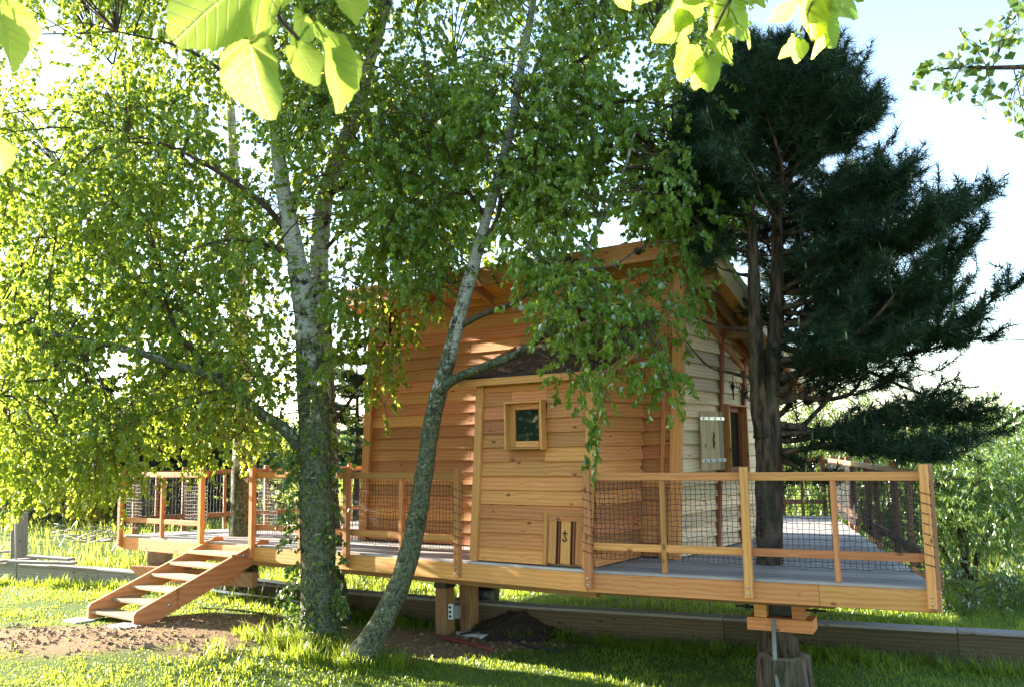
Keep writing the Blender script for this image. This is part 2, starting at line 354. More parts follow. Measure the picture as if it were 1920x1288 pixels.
M['hedge_leaf'] = leaf('hedge_leaf', (0.05, 0.10, 0.035), (0.08, 0.14, 0.045), (0.12, 0.18, 0.06), (0.28, 0.38, 0.10), 0.4)
M['yellow_leaf'] = leaf('yellow_shrub_leaf', (0.25, 0.24, 0.02), (0.33, 0.31, 0.03), (0.40, 0.36, 0.05), (0.62, 0.58, 0.06), 0.5)
M['needle'] = leaf('pine_needle', (0.011, 0.026, 0.014), (0.019, 0.041, 0.021), (0.036, 0.062, 0.030), (0.04, 0.075, 0.02), 0.2, 0.03)
M['spruce'] = leaf('spruce_needle', (0.010, 0.024, 0.011), (0.018, 0.038, 0.016), (0.03, 0.055, 0.022), (0.05, 0.09, 0.02), 0.2, 0.05)
M['grass'] = leaf('grass_blade', (0.060, 0.125, 0.014), (0.100, 0.180, 0.020), (0.17, 0.225, 0.040), (0.56, 0.66, 0.06), 0.50, 0.03)
M['hay'] = leaf('tall_grass', (0.09, 0.15, 0.022), (0.15, 0.21, 0.035), (0.26, 0.27, 0.08), (0.58, 0.64, 0.09), 0.5, 0.03)
M['candle'] = simple('pine_shoot', (0.20, 0.24, 0.10), 0.8)

# ------------------------------------------------------------------ main lines of the place
D = 1.20                                   # deck top
FL = vec(-6.53, 14.89, D); KK = vec(0.775, 9.665, D); FR = vec(3.79, 8.15, D); BR = vec(5.75, 16.2, D); BL = vec(-1.5, 18.2, D); KB = vec(4.4, 16.57, D); BL = vec(-2.55, 17.2, D); H1 = vec(-0.62, 16.05, D); H2 = vec(3.55, 13.3, D); H3 = vec(4.15, 16.6, D)  # deck outline notched out of sight behind the cabin, letting sun underneath
U = unit(vec(0.816, -0.578, 0)); V = vec(-U[1], U[0], 0); Z = vec(0, 0, 1)
U2 = unit(FR - KK); V2 = vec(-U2[1], U2[0], 0)
HC = vec(1.86, 10.42, D)
LEAN = 0.065
def hp(u, v, z): return HC + U * (u + LEAN * z) + V * v + Z * z
WALL_A, WALL_B = vec(-9.6, 16.5, 0), vec(7.5, 9.45, 0)   # low timber kerb
def ground_z(x, y):
    x = np.asarray(x, float); y = np.asarray(y, float)
    z = 0.30 * smooth(-0.6, -4.6, x) - 0.06 * smooth(1, 6, x)
    z = z + 0.62 * smooth(6.5, 0.5, y) 
    d = (y - (WALL_A[1] + (x - WALL_A[0]) * (WALL_B[1] - WALL_A[1]) / (WALL_B[0] - WALL_A[0])))
    z = z + smooth(0.3, 3.5, d) * 0.42 * smooth(-2.0, -6.5, x) + 0.12 * smooth(0.2, 2, d) * smooth(0, 3, x)
    n = vnoise(np.stack([x * 0.55, y * 0.55, x * 0], -1)) * 0.05 + vnoise(np.stack([x * 2.3, y * 2.3, x * 0 + 4], -1)) * 0.018
    far = smooth(30, 120, np.hypot(x, y)) * (vnoise(np.stack([x * 0.012, y * 0.012, x * 0 + 9], -1)) * 1.6 - 0.6)
    return z + n + far
def soil_mask(x, y):
    x = np.asarray(x, float); y = np.asarray(y, float)
    n = vnoise(np.stack([x * 1.4, y * 1.4, x * 0 + 2], -1)) * 0.45 + vnoise(np.stack([x * 5, y * 5, x * 0 + 7], -1)) * 0.42
    e1 = ((x + 5.3) / 3.1) ** 2 + ((y - 11.45 - 0.02 * x) / 1.15) ** 2
    e2 = ((x + 0.8) / 1.35) ** 2 + ((y - 11.95) / 0.95) ** 2
    e3 = ((x + 3.3) / 1.0) ** 2 + ((y - 11.9) / 0.9) ** 2
    return np.maximum(np.maximum(smooth(1.15, 0.75, e1 + n), smooth(1.15, 0.7, e2 + n * 1.3)), smooth(1.2, 0.7, e3 + n))

# ------------------------------------------------------------------ ground
def make_ground():
    s = np.linspace(-1, 1, 191); xs = np.sign(s) * (np.sinh(np.abs(s) * 6.2) / math.sinh(6.2)) * 2200
    s2 = np.linspace(-0.55, 1, 211); ys = 11 + np.sign(s2) * (np.sinh(np.abs(s2) * 6.4) / math.sinh(6.4)) * 3000
    X, Y = np.meshgrid(xs, ys); Zz = ground_z(X, Y); n, m = X.shape
    V_ = np.stack([X, Y, Zz], -1).reshape(-1, 3)
    i = np.arange(n - 1)[:, None] * m + np.arange(m - 1)[None]
    q = np.stack([i, i + 1, i + m + 1, i + m], -1).reshape(-1, 4)
    mb = MB(); mb.add(V_, q, None, soil_mask(X, Y).reshape(-1))
    t = NT('ground_earth_and_turf'); p = t.obj()
    n1 = t.noise(p, 0.9, 5); n2 = t.noise(p, 14, 5, 0.65); n3 = t.noise(p, 0.05, 3); n4 = t.noise(p, 60, 3)
    turf = t.mix(n2, (0.045, 0.070, 0.014), (0.12, 0.18, 0.03)); turf = t.mix(t.mapr(n1, 0.5, 0.75), turf, (0.14, 0.17, 0.04))
    turf = t.mix(t.mapr(n3, 0.4, 0.62), turf, (0.13, 0.19, 0.045))
    earth = t.mix(t.math('MULTIPLY_ADD', n4, 0.5, t.math('MULTIPLY', n2, 0.5)), (0.11, 0.062, 0.032), (0.42, 0.27, 0.15))
    earth = t.mix(t.mapr(n1, 0.45, 0.7), earth, (0.24, 0.145, 0.075))
    c = t.mix(t.attr(), turf, earth)
    mat = t.prin(c, 0.95, t.bump(t.math('ADD', n2, n4), 0.9, 0.03), spec=0.1)
    g = mb.build('ground', mat); tag(g, 'grassy ground with a trodden bare earth patch by the steps', None, kind='structure')
make_ground()

# ------------------------------------------------------------------ deck
def clip(poly, p, n):
    out = []
    for i in range(len(poly)):
        a, b = poly[i], poly[(i + 1) % len(poly)]; da, db = (a - p) @ n, (b - p) @ n
        if da >= 0: out.append(a)
        if da * db < 0: out.append(a + (b - a) * da / (da - db))
    return out
def edge_at(P, Q, px):
    lo, hi = 0.0, 1.0
    s = proj(P)[0] < proj(Q)[0]
    for _ in range(40):
        m = (lo + hi) / 2
        if (proj(P + (Q - P) * m)[0] < px) == s: lo = m
        else: hi = m
    return P + (Q - P) * lo
deck = thing('timber_deck', (0, 12, ground_z(0, 12)), 'raised timber terrace of grey weathered boards carrying the cabin', 'deck')
def deck_zone(poly, u, v, p0, w=0.142, gap=0.012):
    k = -1
    while k < 75:
        a = p0 + v * (k * w + gap / 2); b = p0 + v * ((k + 1) * w - gap / 2); k += 1
        pl = clip(clip(poly, a, v), b, -v)
        if len(pl) < 3: continue
        P = np.array(pl)
        if np.ptp(P @ u) < 0.25: continue
        s = int(np.argmin((P @ u))); P = np.roll(P, -s, 0)
        # start along the grain
        best = max(range(len(P)), key=lambda i: abs((P[(i + 1) % len(P)] - P[i]) @ u)); P = np.roll(P, -best, 0)
        dz = random.uniform(-0.0015, 0.0015)
        prism('board', P + Z * dz, -Z * 0.028, M['deck'], deck)
zone1 = [FL - U * 0.02, KK, H2, H1, BL]; zone2 = [KK + U2 * 0.004, FR, BR, H3, H2 + U2 * 0.004]
deck_zone(zone1, U, V, FL - V * 0.02); deck_zone(zone2, U2, V2, KK - V2 * 0.02)
def rim(a, b, outn, joints=()):
    a = a - Z * 0.128 + outn * 0.012; b = b - Z * 0.128 + outn * 0.012
    ks = [0] + list(joints) + [1]
    for i in range(len(ks) - 1):
        p, q = a + (b - a) * ks[i], a + (b - a) * ks[i + 1]; d = unit(q - p) * 0.001
        beam('edge_board', p + d, q - d, 0.045, 0.195, M['douglas'], deck)
rim(FL, KK, -V, (0.36, 0.80)); rim(KK, FR, -V2, (0.70,))
rim(FR, BR, unit(vec(BR[1] - FR[1], FR[0] - BR[0], 0)), (0.5,)); rim(BR, H3, unit(vec(0.27, 1, 0))); rim(H3, H2, unit(vec(-1, .18, 0))); rim(H2, H1, V); rim(H1, BL, unit(vec(.5, .85, 0))); rim(BL, FL, unit(vec(-0.6, 1, 0)), (0.5,))
zu = D - 0.028
# joists across, bearers along
for s_ in np.arange(0.5, 8.6, 0.62):
    p = FL + U * s_; q = p + V * 9
    pl = clip(clip([np.array(x) for x in zone1], p - U * 0.03, U), p + U * 0.03, -U)
    vv = np.array(pl) @ V; b0 = p @ V
    beam('joist', p + V * (vv.min() - b0 + 0.07) - Z * 0.125, p + V * (vv.max() - b0 - 0.12) - Z * 0.125, 0.06, 0.18, M['under'], deck)
for s_ in np.arange(0.35, 3.4, 0.6):
    p = KK + U2 * s_
    pl = clip(clip([np.array(x) for x in zone2], p - U2 * 0.03, U2), p + U2 * 0.03, -U2); vv = np.array(pl) @ V2; b0 = p @ V2
    beam('joist', p + V2 * (max(vv.min() - b0, 0) + 0.07) - Z * 0.125, p + V2 * (vv.max() - b0 - 0.3) - Z * 0.125, 0.06, 0.18, M['under'], deck)
def bearer(a, b, w=0.10, h=0.16, dz=-0.30): beam('bearer', a + Z * dz, b + Z * dz, w, h, M['under'], deck)
bearer(FL + U * 1.4 + V * 0.55, KK + V * 0.55 - U * 0.2); bearer(KK + V2 * 0.55 - U2 * 0.1, FR + V2 * 0.55 - U2 * 0.95, 0.12, 0.12, -0.276)
bearer(FL + U * 3.6 + V * 2.6, KK + V * 2.6 + U * 1.0); bearer(KK + V2 * 2.7 + U2 * 0.6, FR + V2 * 2.7)
bearer(FL + U * 5.5 + V * 4.6, KK + V * 4.6 + U * 2.0)
# raking strut at the left end, its pointed end shows beside the steps
la = onz(243, 1064, 0.80); lb = la + U * 2.4 + V * 0.4
prism('strut', [la, la + unit(lb - la) * 0.28 - Z * 0.17, lb - Z * 0.17, lb + Z * 0.03, la + Z * 0.03], V * 0.10, M['under'], deck)

# ------------------------------------------------------------------ railings
def net_part(parent, a, b, z0, z1, cell=0.052, r=0.0033, seed=1):
    mb = MB(); L = np.linalg.norm(b - a); d = unit(b - a); n = vec(-d[1], d[0], 0); nx = max(2, int(L / cell)); nz = max(2, int((z1 - z0) / cell))
    gx = np.linspace(0, L, nx + 1); gz = np.linspace(z0, z1, nz + 1); rg = np.random.default_rng(seed)
    X, Zz = np.meshgrid(gx, gz, indexing='ij'); jx = rg.normal(0, 0.0045, X.shape); jz = rg.normal(0, 0.0045, X.shape) - 0.012 * np.sin(np.pi * X / L) * np.sin(np.pi * (Zz - z0) / (z1 - z0))
    bl = 0.012 * vnoise(np.stack([X * 2.0, Zz * 2.0, X * 0 + seed], -1))
    P = a[None, None] + d * (X + jx)[..., None] + n * bl[..., None] + Z * (Zz + jz)[..., None]; P[..., 2] -= a[2]; P[..., 2] += 0
    P[..., 2] = (Zz + jz)
    for i in range(nx + 1): tube(mb, P[i], r, 3, cap=False)
    for j in range(nz + 1): tube(mb, P[:, j], r, 3, cap=False)
    return mb.build('netting', M['net'], parent, sm=False)
def railing(label, a, b, posts, mids, outn, lace=(), mat='douglas', nets=True, tops=None, group='netted railings round the deck'):
    t = thing('deck_railing', tuple(a), label, 'railing', group)
    d = unit(b - a); up = d
    po = outn * 0.055
    for i, p in enumerate(posts):
        h = 1.09 + random.uniform(-0.012, 0.012)
        pst = beam('post', p + po - Z * 0.185, p + po + Z * h, 0.078, 0.078, M[mat], t, up=d, cham=0.006)
        for zz in (-0.14, -0.075):
            q = p + po + outn * 0.038 + Z * zz; rod('bolt', [q, q + outn * 0.012], 0.011, M['steel'], pst)
    for p in mids:
        beam('baluster', p - outn * 0.01 + Z * 0.004, p - outn * 0.01 + Z * 0.948, 0.06, 0.05, M[mat], t, up=d)
    s = -outn * 0.012
    for i in range(len(posts) - 1):
        g = d * 0.0015
        beam('top_rail', posts[i] + s + Z * 0.99 + g - d * (0.045 if i == 0 else 0), posts[i + 1] + s + Z * 0.99 - g + d * (0.045 if i == len(posts) - 2 else 0), 0.046, 0.082, M[mat], t)
        beam('bottom_rail', posts[i] + s + outn * 0.0 + Z * 0.252 + g, posts[i + 1] + s + Z * 0.252 - g, 0.046, 0.078, M[mat], t)
        if nets: net_part(t, posts[i] - outn * 0.052, posts[i + 1] - outn * 0.052, D + 0.12, D + 0.97, seed=int(abs(posts[i][0]) * 100) + i)
    for p in lace:
        c = p + po; m = MB(); pts = []
        th = np.linspace(0, 2 * math.pi * 8, 8 * 8); hw = 0.046
        for k, a_ in enumerate(th):
            ca, sa = math.cos(a_), math.sin(a_); f = hw / max(abs(ca), abs(sa))
            pts.append(c + d * ca * f + outn * sa * f + Z * (0.18 + 0.74 * k / len(th)) + d * 0)
        tube(m, pts, 0.0045, 4); m.build('lacing', M['net'], t, sm=False)
    return t
def E_(P, Q, xs): return [edge_at(P, Q, x) for x in xs]
railing('short netted railing on the deck between its sharp corner and the steps', FL, KK, E_(FL, KK, (231, 382)), E_(FL, KK, (302,)), -V, lace=E_(FL, KK, (231,)))
mp = E_(FL, KK, (478, 655, 864)); railing('netted railing from the steps to the cabin annex, crossed by the leaning birch', mp[0], mp[-1], mp, E_(FL, KK, (562, 752)), -V, lace=[mp[-1]])
rp = [KK + U2 * 0.03] + E_(KK, FR, (1406,)) + [FR - U2 * 0.04]
railing('netted railing in front of the pine, right of the small hatch', rp[0], rp[-1], rp, E_(KK, FR, (1247, 1572)), -V2, lace=[rp[0], rp[-1]])
so = unit(vec(BR[1] - FR[1], FR[0] - BR[0], 0))
sp_ = [FR + unit(BR - FR) * 0.16 - so * 0.03] + E_(FR, BR, (1676, 1626, 1590)) + [BR]
railing('netted railing along the deck side running back past the pine', sp_[0], sp_[-1], sp_, E_(FR, BR, (1716, 1652, 1608)), so, mat='under')  # darker timber on side and rear railings paints in their backlit shade
bk = unit(H3 - BR); bp = [BR + bk * 0.12, BR + bk * 0.85, H3 - bk * .04]
railing('netted railing closing the far side of the deck behind the cabin', bp[0], bp[-1], bp, [BR + bk * 0.5, BR + bk * 1.25], unit(vec(0.27, 1, 0)), mat='under')
lo = unit(vec(-0.6, 1, 0)); lp = [FL + unit(BL - FL) * 0.18 - lo * 0.02] + E_(FL, BL, (345, 500, 657)) + [BL]
railing('netted railing along the slanting rear edge behind the steps', lp[0], lp[-1], lp, E_(FL, BL, (292, 420, 580)), lo, mat='under')

# ------------------------------------------------------------------ steps
st = thing('staircase', tuple(onz(300, 1165, 0.25)), 'open timber steps leading up from bare earth to the deck', 'steps')
t_l, t_r = edge_at(FL, KK, 392), edge_at(FL, KK, 478)
GZ = 0.29
b_l, b_r = onz(165, 1160, GZ), onz(250, 1177, GZ)
def stringer(top, bot):
    run = top - bot; run[2] = 0; d = unit(run); L = np.linalg.norm(run); T_ = top + d * 0.16; rise = (D + 0.05) - GZ
    sl = rise / (L + 0.16); hz = 0.27
    B0 = np.array([bot[0], bot[1], GZ]); top_ = B0 + d * (L + 0.16) + Z * rise
    return B0, top_, d, sl
for tp, bt in ((t_l, b_l), (t_r, b_r)):
    B0, T0, d, sl = stringer(tp, bt); side = vec(-d[1], d[0], 0)
    poly = [B0, B0 + d * 0.22, T0 - Z * 0.22 + d * 0.06, T0 + d * 0.06, T0 - d * 0.04 + Z * 0.012, B0 + Z * 0.20 + d * 0.03, B0 + Z * 0.16]
    so_ = prism('stringer', poly, side * 0.055, M['douglas'], st)
    sgn = -1 if tp is t_r else 1
    for f in (0.25, 0.82):
        q = B0 + (T0 - B0) * f + Z * -0.01 + (side * -0.002)
        rod('bolt', [q, q - side * 0.012], 0.022, M['steel'], so_, 10)
Bl, Tl, dl, _ = stringer(t_l, b_l); Br, Tr, dr, _ = stringer(t_r, b_r)
for k in range(6):
    f = (k + 0.62) / 7.0
    a = Bl + (Tl - Bl) * f + Z * 0.01; b = Br + (Tr - Br) * f + Z * 0.01
    sd = unit(b - a)
    beam('tread', a - sd * 0.03, b - sd * 0.04, 0.27, 0.042, M['tread'], st)
for p, nm in ((b_l, 'pale flat stone slab under the rear foot of the steps'), (b_r, 'pale flat stone slab under the near foot of the steps')):
    q = np.array([p[0], p[1], ground_z(p[0], p[1])])
    c = q - U * 0.06 - V * 0.08; pr = [(-.2, -.13), (.16, -.15), (.21, .10), (-.02, .15), (-.19, .09)]
    tag(prism('stone_slab', [c + U * x + V * y + Z * 0.0 for x, y in pr], Z * (GZ - q[2] + 0.004 if GZ - q[2] > 0.02 else 0.025), M['concrete']), nm, 'slab', 'slabs under the steps')

# ------------------------------------------------------------------ cabin
cabin = thing('timber_cabin', tuple(hp(-2.5, 1.4, 0)), 'small timber-clad cabin with a steep single-pitch roof standing on the deck', 'cabin')
LW, DW = 5.05, 2.9                                   # front length, depth
def roof_z(v): return 3.36 - 0.376 * v               # underside of the roof above the deck
def wall_poly(name, pts, d, mat='under'): return prism(name, pts, d, M[mat], cabin)
# front wall
fw = wall_poly('wall', [hp(-LW + .05, 0.03, 0.012), hp(-.05, 0.03, 0.012), hp(-.05, 0.03, roof_z(0) - .02), hp(-LW + .05, 0.03, roof_z(0) - .02)], V * 0.12)
tag(fw, 'front wall of orange lapped boards')
PB = 0.163; k = 0
while k * PB < roof_z(0) - 0.06:
    z0 = 0.02 + k * PB; zz = z0 + 0.085; j = random.uniform(-0.003, 0.003)
    cuts = [-LW + 0.09, 0.0 - 0.09]
    if k % 3 == 1: cuts.insert(1, -2.9 + random.uniform(-0.9, 0.9))
    for i in range(len(cuts) - 1):
        beam('board', hp(cuts[i] + .001, 0.005 + j, zz), hp(cuts[i + 1] - .001, 0.005 + j, zz), 0.032, 0.186, M['larch'], fw, up=Z + V * 0.17, cham=0.004)
    k += 1
# gable wall (right end), bleached and coloured paler as if lit
gw = wall_poly('wall', [hp(-.03, 0.05, 0.012), hp(-.03, DW - .03, 0.012), hp(-.03, DW - .03, roof_z(DW) - .02), hp(-.03, 0.05, roof_z(0.05) - .02)], -U * 0.12)
tag(gw, 'end wall of bleached boards, coloured paler as if lit, with a shuttered window')
WV0, WV1, WZ0, WZ1 = 1.22, 1.92, 0.95, 1.80
k = 0
while k * PB < roof_z(0) - 0.06:
    zz = 0.02 + k * PB + 0.085; vmax = min(DW - .07, (3.36 - zz - 0.05) / 0.376)
    segs = [(0.07, vmax)]
    if WZ0 - 0.10 < zz < WZ1 + 0.10: segs = [(0.07, WV0 - .06), (WV1 + .06, vmax)]
    for a_, b_ in segs:
        if b_ - a_ > 0.08: beam('board', hp(-0.004, a_, zz), hp(-0.004, b_, zz), 0.032, 0.186, M['pale'], gw, up=Z - U * 0.17, cham=0.004)
    k += 1
# rear and left walls
bw = wall_poly('wall', [hp(-LW + .05, DW - .03, 0.012), hp(-.16, DW - .03, 0.012), hp(-.16, DW - .03, roof_z(DW) - .02), hp(-LW + .05, DW - .03, roof_z(DW) - .02)], -V * 0.1)
lw = wall_poly('wall', [hp(-LW + .03, 0.16, 0.012), hp(-LW + .03, DW - .14, 0.012), hp(-LW + .03, DW - .14, roof_z(DW) - .05), hp(-LW + .03, 0.16, roof_z(0.16) - .05)], U * 0.1)
for k in range(13):
    zz = 0.02 + k * PB + 0.085
    beam('board', hp(-LW + .09, DW - .005, zz), hp(-.09, DW - .005, zz), 0.032, 0.186, M['larch'], bw, up=Z - V * 0.17, cham=0.004)
for k in range(20):
    zz = 0.02 + k * PB + 0.085; vmax = min(DW - .07, (3.36 - zz - 0.05) / 0.376)
    if vmax > .2: beam('board', hp(-LW + .004, 0.07, zz), hp(-LW + .004, vmax, zz), 0.032, 0.186, M['larch'], lw, up=Z + U * 0.17, cham=0.004)
def cboard(u, v, z0, z1, w, h, mat='douglas', nm='corner_board', par=None): return beam(nm, hp(u, v, z0), hp(u, v, z1), w, h, M[mat], par or cabin, up=U, cham=0.006)
cboard(-LW + .02, -0.012, 0.006, roof_z(0) - .02, 0.10, 0.15); cboard(-0.02, -0.012, 0.006, roof_z(0) - .02, 0.10, 0.13)
cboard(-0.02, DW - .01, 0.006, roof_z(DW) - .03, 0.1, 0.11); cboard(-LW + .02, DW - .01, 0.006, roof_z(DW) - .03, 0.1, 0.11)
cboard(-0.585, -0.03, 0.006, 2.6, 0.03, 0.055, nm='batten'); cboard(-0.19, -0.03, 0.006, 2.9, 0.03, 0.05, nm='batten')
# gable trims: brown uprights and raking trim under the roof
for vv in (WV0 - 0.05, WV1 + 0.05):
    cboard(0.035, vv, 0.006, roof_z(vv) - .05, 0.075, 0.05, 'brown', 'upright_trim')
beam('raking_trim', hp(0.03, 0.06, roof_z(.06) - .30), hp(0.03, DW - .04, roof_z(DW - .04) - .30), 0.04, 0.07, M['douglas'], cabin)
beam('raking_trim', hp(0.045, 0.06, roof_z(.06) - .09), hp(0.045, DW - .04, roof_z(DW - .04) - .09), 0.05, 0.12, M['douglas'], cabin)
# gable window and shutter
win = thing('x', (0, 0, 0), None, None); bpy.data.objects.remove(win)
def window(u, v, z0, z1, half, axis, outn, fmat, nm='window'):
    """axis: along the wall; v/u give its centre"""
    c = hp(u, v, (z0 + z1) / 2); hh = (z1 - z0) / 2
    pane = prism(nm, [c - axis * half - Z * hh - outn * .06, c + axis * half - Z * hh - outn * .06, c + axis * half + Z * hh - outn * .06, c - axis * half + Z * hh - outn * .06], -outn * 0.012, M['dark'], cabin)
    gl = prism('pane', [c + (axis * sx * (half - .07) + Z * sz * (hh - .07)) - outn * .03 for sx, sz in ((-1, -1), (1, -1), (1, 1), (-1, 1))], outn * 0.006, M['glass'], pane)
    for s_ in (-1, 1):
        beam('frame', c + axis * s_ * (half - .035) - Z * hh - outn * .02, c + axis * s_ * (half - .035) + Z * hh - outn * .02, 0.07, 0.05, M[fmat], pane, up=outn)
        beam('frame', c + Z * s_ * (hh - .035) - axis * (half - .072) - outn * .02, c + Z * s_ * (hh - .035) + axis * (half - .072) - outn * .02, 0.05, 0.07, M[fmat], pane)
        beam('casing', c + axis * s_ * (half + .012) - Z * (hh + .03) + outn * .04, c + axis * s_ * (half + .012) + Z * (hh + .03) + outn * .04, 0.024, 0.11, M['douglas'], pane, up=outn)
        beam('sill' if s_ < 0 else 'casing', c + Z * s_ * (hh + .012) - axis * (half - .001) + outn * .043, c + Z * s_ * (hh + .012) + axis * (half - .001) + outn * .043, 0.12, 0.024, M['douglas'], pane)
    return pane
def infill(par, mat, f, lo, hi, za, zb):
    for z0, z1 in ((math.floor((za - .05 - .012) / PB) * PB + .012, za - .03), (zb + .03, math.ceil((zb + .05 - .012) / PB) * PB + .03)):
        if z1 - z0 > .03: beam('board', f(lo, (z0 + z1) / 2), f(hi, (z0 + z1) / 2), 0.026, z1 - z0, M[mat], par)
infill(gw, 'pale', lambda a_, z_: hp(-.004, a_, z_), WV0 - .058, WV1 + .058, WZ0, WZ1)
window(0.035, (WV0 + WV1) / 2 + .02, WZ0, WZ1, 0.30, V, U, 'brown')
sh_c = hp(0.11, 0.71, 1.36); shd = unit(V * 0.97 + U * 0.20); shn = unit(np.cross(Z, shd)); shn = shn if shn @ vec(0, -1, 0) > 0 else -shn
shut = beam('shutter', sh_c + shd * 0.0 - Z * 0.36, sh_c + Z * 0.36, 0.01, 0.46, M['shutter'], cabin, up=shd); tag(shut, 'open pale plank shutter with a carved slot and iron straps')
for k in range(5):
    q = sh_c + shd * (-0.184 + k * 0.092) + shn * 0.012
    beam('plank', q - Z * 0.36, q + Z * 0.36, 0.018, 0.089, M['shutter'], shut, up=shd)
for zz in (-0.24, 0.27):
    q = sh_c + Z * zz + shn * 0.026; beam('strap_hinge', q - shd * 0.255, q + shd * 0.25, 0.008, 0.04, M['steel'], shut)
    for e in (-0.19, -0.08, 0.05, 0.17): rod('bolt', [q + shd * e, q + shd * e + shn * 0.01], 0.011, M['iron'], shut)
mb = MB(); pts = [sh_c + Z * z_ + shd * x_ + shn * 0.024 for z_, x_ in ((0.11, 0.01), (0.05, 0.02), (0.02, -0.005), (-0.03, 0.015), (-0.07, 0.0), (-0.10, 0.02))]
tube(mb, pts, [0.004, 0.014, 0.008, 0.014, 0.011, 0.003], 6); mb.build('carved_slot', M['dark'], shut)
ks = hp(0.03, 1.58, 2.05); mb = MB(); tube(mb, [ks - Z * .16, ks - Z * .02, ks + Z * .02, ks + Z * .06, ks + Z * .16], [.008, .012, .035, .014, .008], 6); mb.build('carved_slot', M['dark'], cabin)
# roof
RV0, RV1, RU0, RU1 = -0.45, 3.40, -LW - 0.22, 0.40
rz = lambda v: roof_z(v) + 0.0
rp4 = [hp(RU0, RV0, rz(RV0)), hp(RU1, RV0, rz(RV0)), hp(RU1, RV1, rz(RV1)), hp(RU0, RV1, rz(RV1))]
nrm = unit(np.cross(rp4[1] - rp4[0], rp4[3] - rp4[0]))
roof = prism('roof', rp4, nrm * 0.03, M['larch'], cabin); tag(roof, 'single-pitch roof with timber fascia and pale metal edge')
top = [p + nrm * 0.15 for p in rp4]
prism('roof_sheet', [top[0] - U * .02, top[1] + U * .02, top[2] + U * .02, top[3] - U * .02], nrm * 0.02, M['roofing'], roof)
sd_ = unit(rp4[2] - rp4[1])
for k in range(14):
    q = top[0] + U * (0.25 + k * 0.4) + nrm * 0.03; beam('seam', q, q + unit(rp4[3] - rp4[0]) * (np.linalg.norm(rp4[3] - rp4[0]) - .02), 0.02, 0.03, M['roofing'], roof, up=nrm)
beam('fascia', rp4[0] - V * 0.024 + nrm * 0.03 - U * .02, rp4[1] - V * 0.024 + nrm * 0.03 + U * .02, 0.045, 0.25, M['douglas'], roof)
beam('fascia', rp4[3] + V * 0.024 + nrm * 0.06, rp4[2] + V * 0.024 + nrm * 0.06, 0.04, 0.19, M['douglas'], roof)
for e, s_ in ((1, 1), (0, -1)):
    a_, b_ = (rp4[1], rp4[2]) if e else (rp4[0], rp4[3])
    beam('verge_board', a_ + U * s_ * 0.02 + nrm * .06, b_ + U * s_ * 0.02 + nrm * .06, 0.035, 0.17, M['pale'], roof, up=nrm)
    beam('verge_flashing', a_ + U * s_ * 0.025 + nrm * .175 - sd_ * .03, b_ + U * s_ * 0.025 + nrm * .175 + sd_ * .03, 0.14, 0.03, M['flash'], roof, up=nrm)
for u_ in (-4.6, -3.7, -2.8, -1.9, -1.0, -0.15, 0.2):
    beam('rafter', hp(u_, RV0 + .03, rz(RV0 + .03) - .062), hp(u_, RV1 - .03, rz(RV1 - .03) - .062), 0.07, 0.12, M['under'], roof, up=nrm)
for v_ in (0.1, 1.35, 2.6, 3.2):
    beam('purlin', hp(-0.2, v_, rz(v_) - .11), hp(RU1 - .03, v_, rz(v_) - .11), 0.09, 0.16, M['under'], roof)
for u_, dz in ((-0.33, 0.03), (-1.18, 0.02), (-1.30, 0.06), (-3.1, 0.02)):
    q = hp(u_, RV0, rz(RV0)) - V * 0.045 + Z * dz; rod('peg', [q, q - V * 0.035], [0.046, 0.040], M['black_wood'], roof, 12)

# ------------------------------------------------------------------ annex on the front of the cabin
AU0, AU1, AV = -2.05, -0.46, -1.19
AT = 2.03
aw = prism('annex_wall', [hp(AU0 + .03, AV + .03, 0.012), hp(AU1 - .03, AV + .03, 0.012), hp(AU1 - .03, AV + .03, AT + .06), hp(AU0 + .03, AV + .03, AT + .06)], V * 0.08, M['under'], cabin)
tag(aw, 'front wall of the boarded annex')
AWU0, AWU1, AWZ0, AWZ1 = -1.56, -1.09, 1.32, 1.82
HU0, HU1, HZ1 = -1.005, -0.55, 0.56
k = 0
while k * PB < AT - 0.05:
    zz = 0.02 + k * PB + 0.085; segs = [(AU0 + .08, AU1 - .07)]
    if AWZ0 - .10 < zz < AWZ1 + .10: segs = [(AU0 + .08, AWU0 - .01 + .0), (AWU1 + .01, AU1 - .07)]
    if zz < HZ1 + .03: segs = [(AU0 + .08, HU0 - .045)]
    for a_, b_ in segs: beam('board', hp(a_, AV + .005, zz), hp(b_, AV + .005, zz), 0.032, 0.186, M['larch'], aw, up=Z + V * 0.17, cham=0.004)
    k += 1
for uu, sgn in ((AU0, 1), (AU1, -1)):
    sw = prism('annex_wall', [hp(uu + sgn * .03, AV + .12, 0.012), hp(uu + sgn * .03, -0.03, 0.012), hp(uu + sgn * .03, -0.03, AT + .50), hp(uu + sgn * .03, AV + .12, AT + .02)], U * sgn * 0.06, M['under'], cabin)
    for k in range(15):
        zz = 0.02 + k * PB + 0.085; v0 = AV + .07 if zz < AT else AV + .1 + (zz - AT) / 0.5
        if v0 < -.15: beam('board', hp(uu + sgn * .005, v0, zz), hp(uu + sgn * .005, -0.04, zz), 0.032, 0.186, M['larch'], sw, up=Z + U * sgn * 0.17, cham=0.004)
cboard(AU0 + .03, AV - .012, 0.006, AT + .03, 0.09, 0.105); cboard(AU1 - .03, AV - .012, 0.006, AT + .03, 0.09, 0.085)
cw = (AWU0 + AWU1) / 2
infill(aw, 'larch', lambda a_, z_: hp(a_, AV + .003, z_), AWU0 - .012, AWU1 + .012, AWZ0, AWZ1)
aw_win = window(cw, AV - .035, AWZ0, AWZ1, (AWU1 - AWU0) / 2, U, -V, 'douglas'); tag(aw_win, 'tiny square window in the annex')
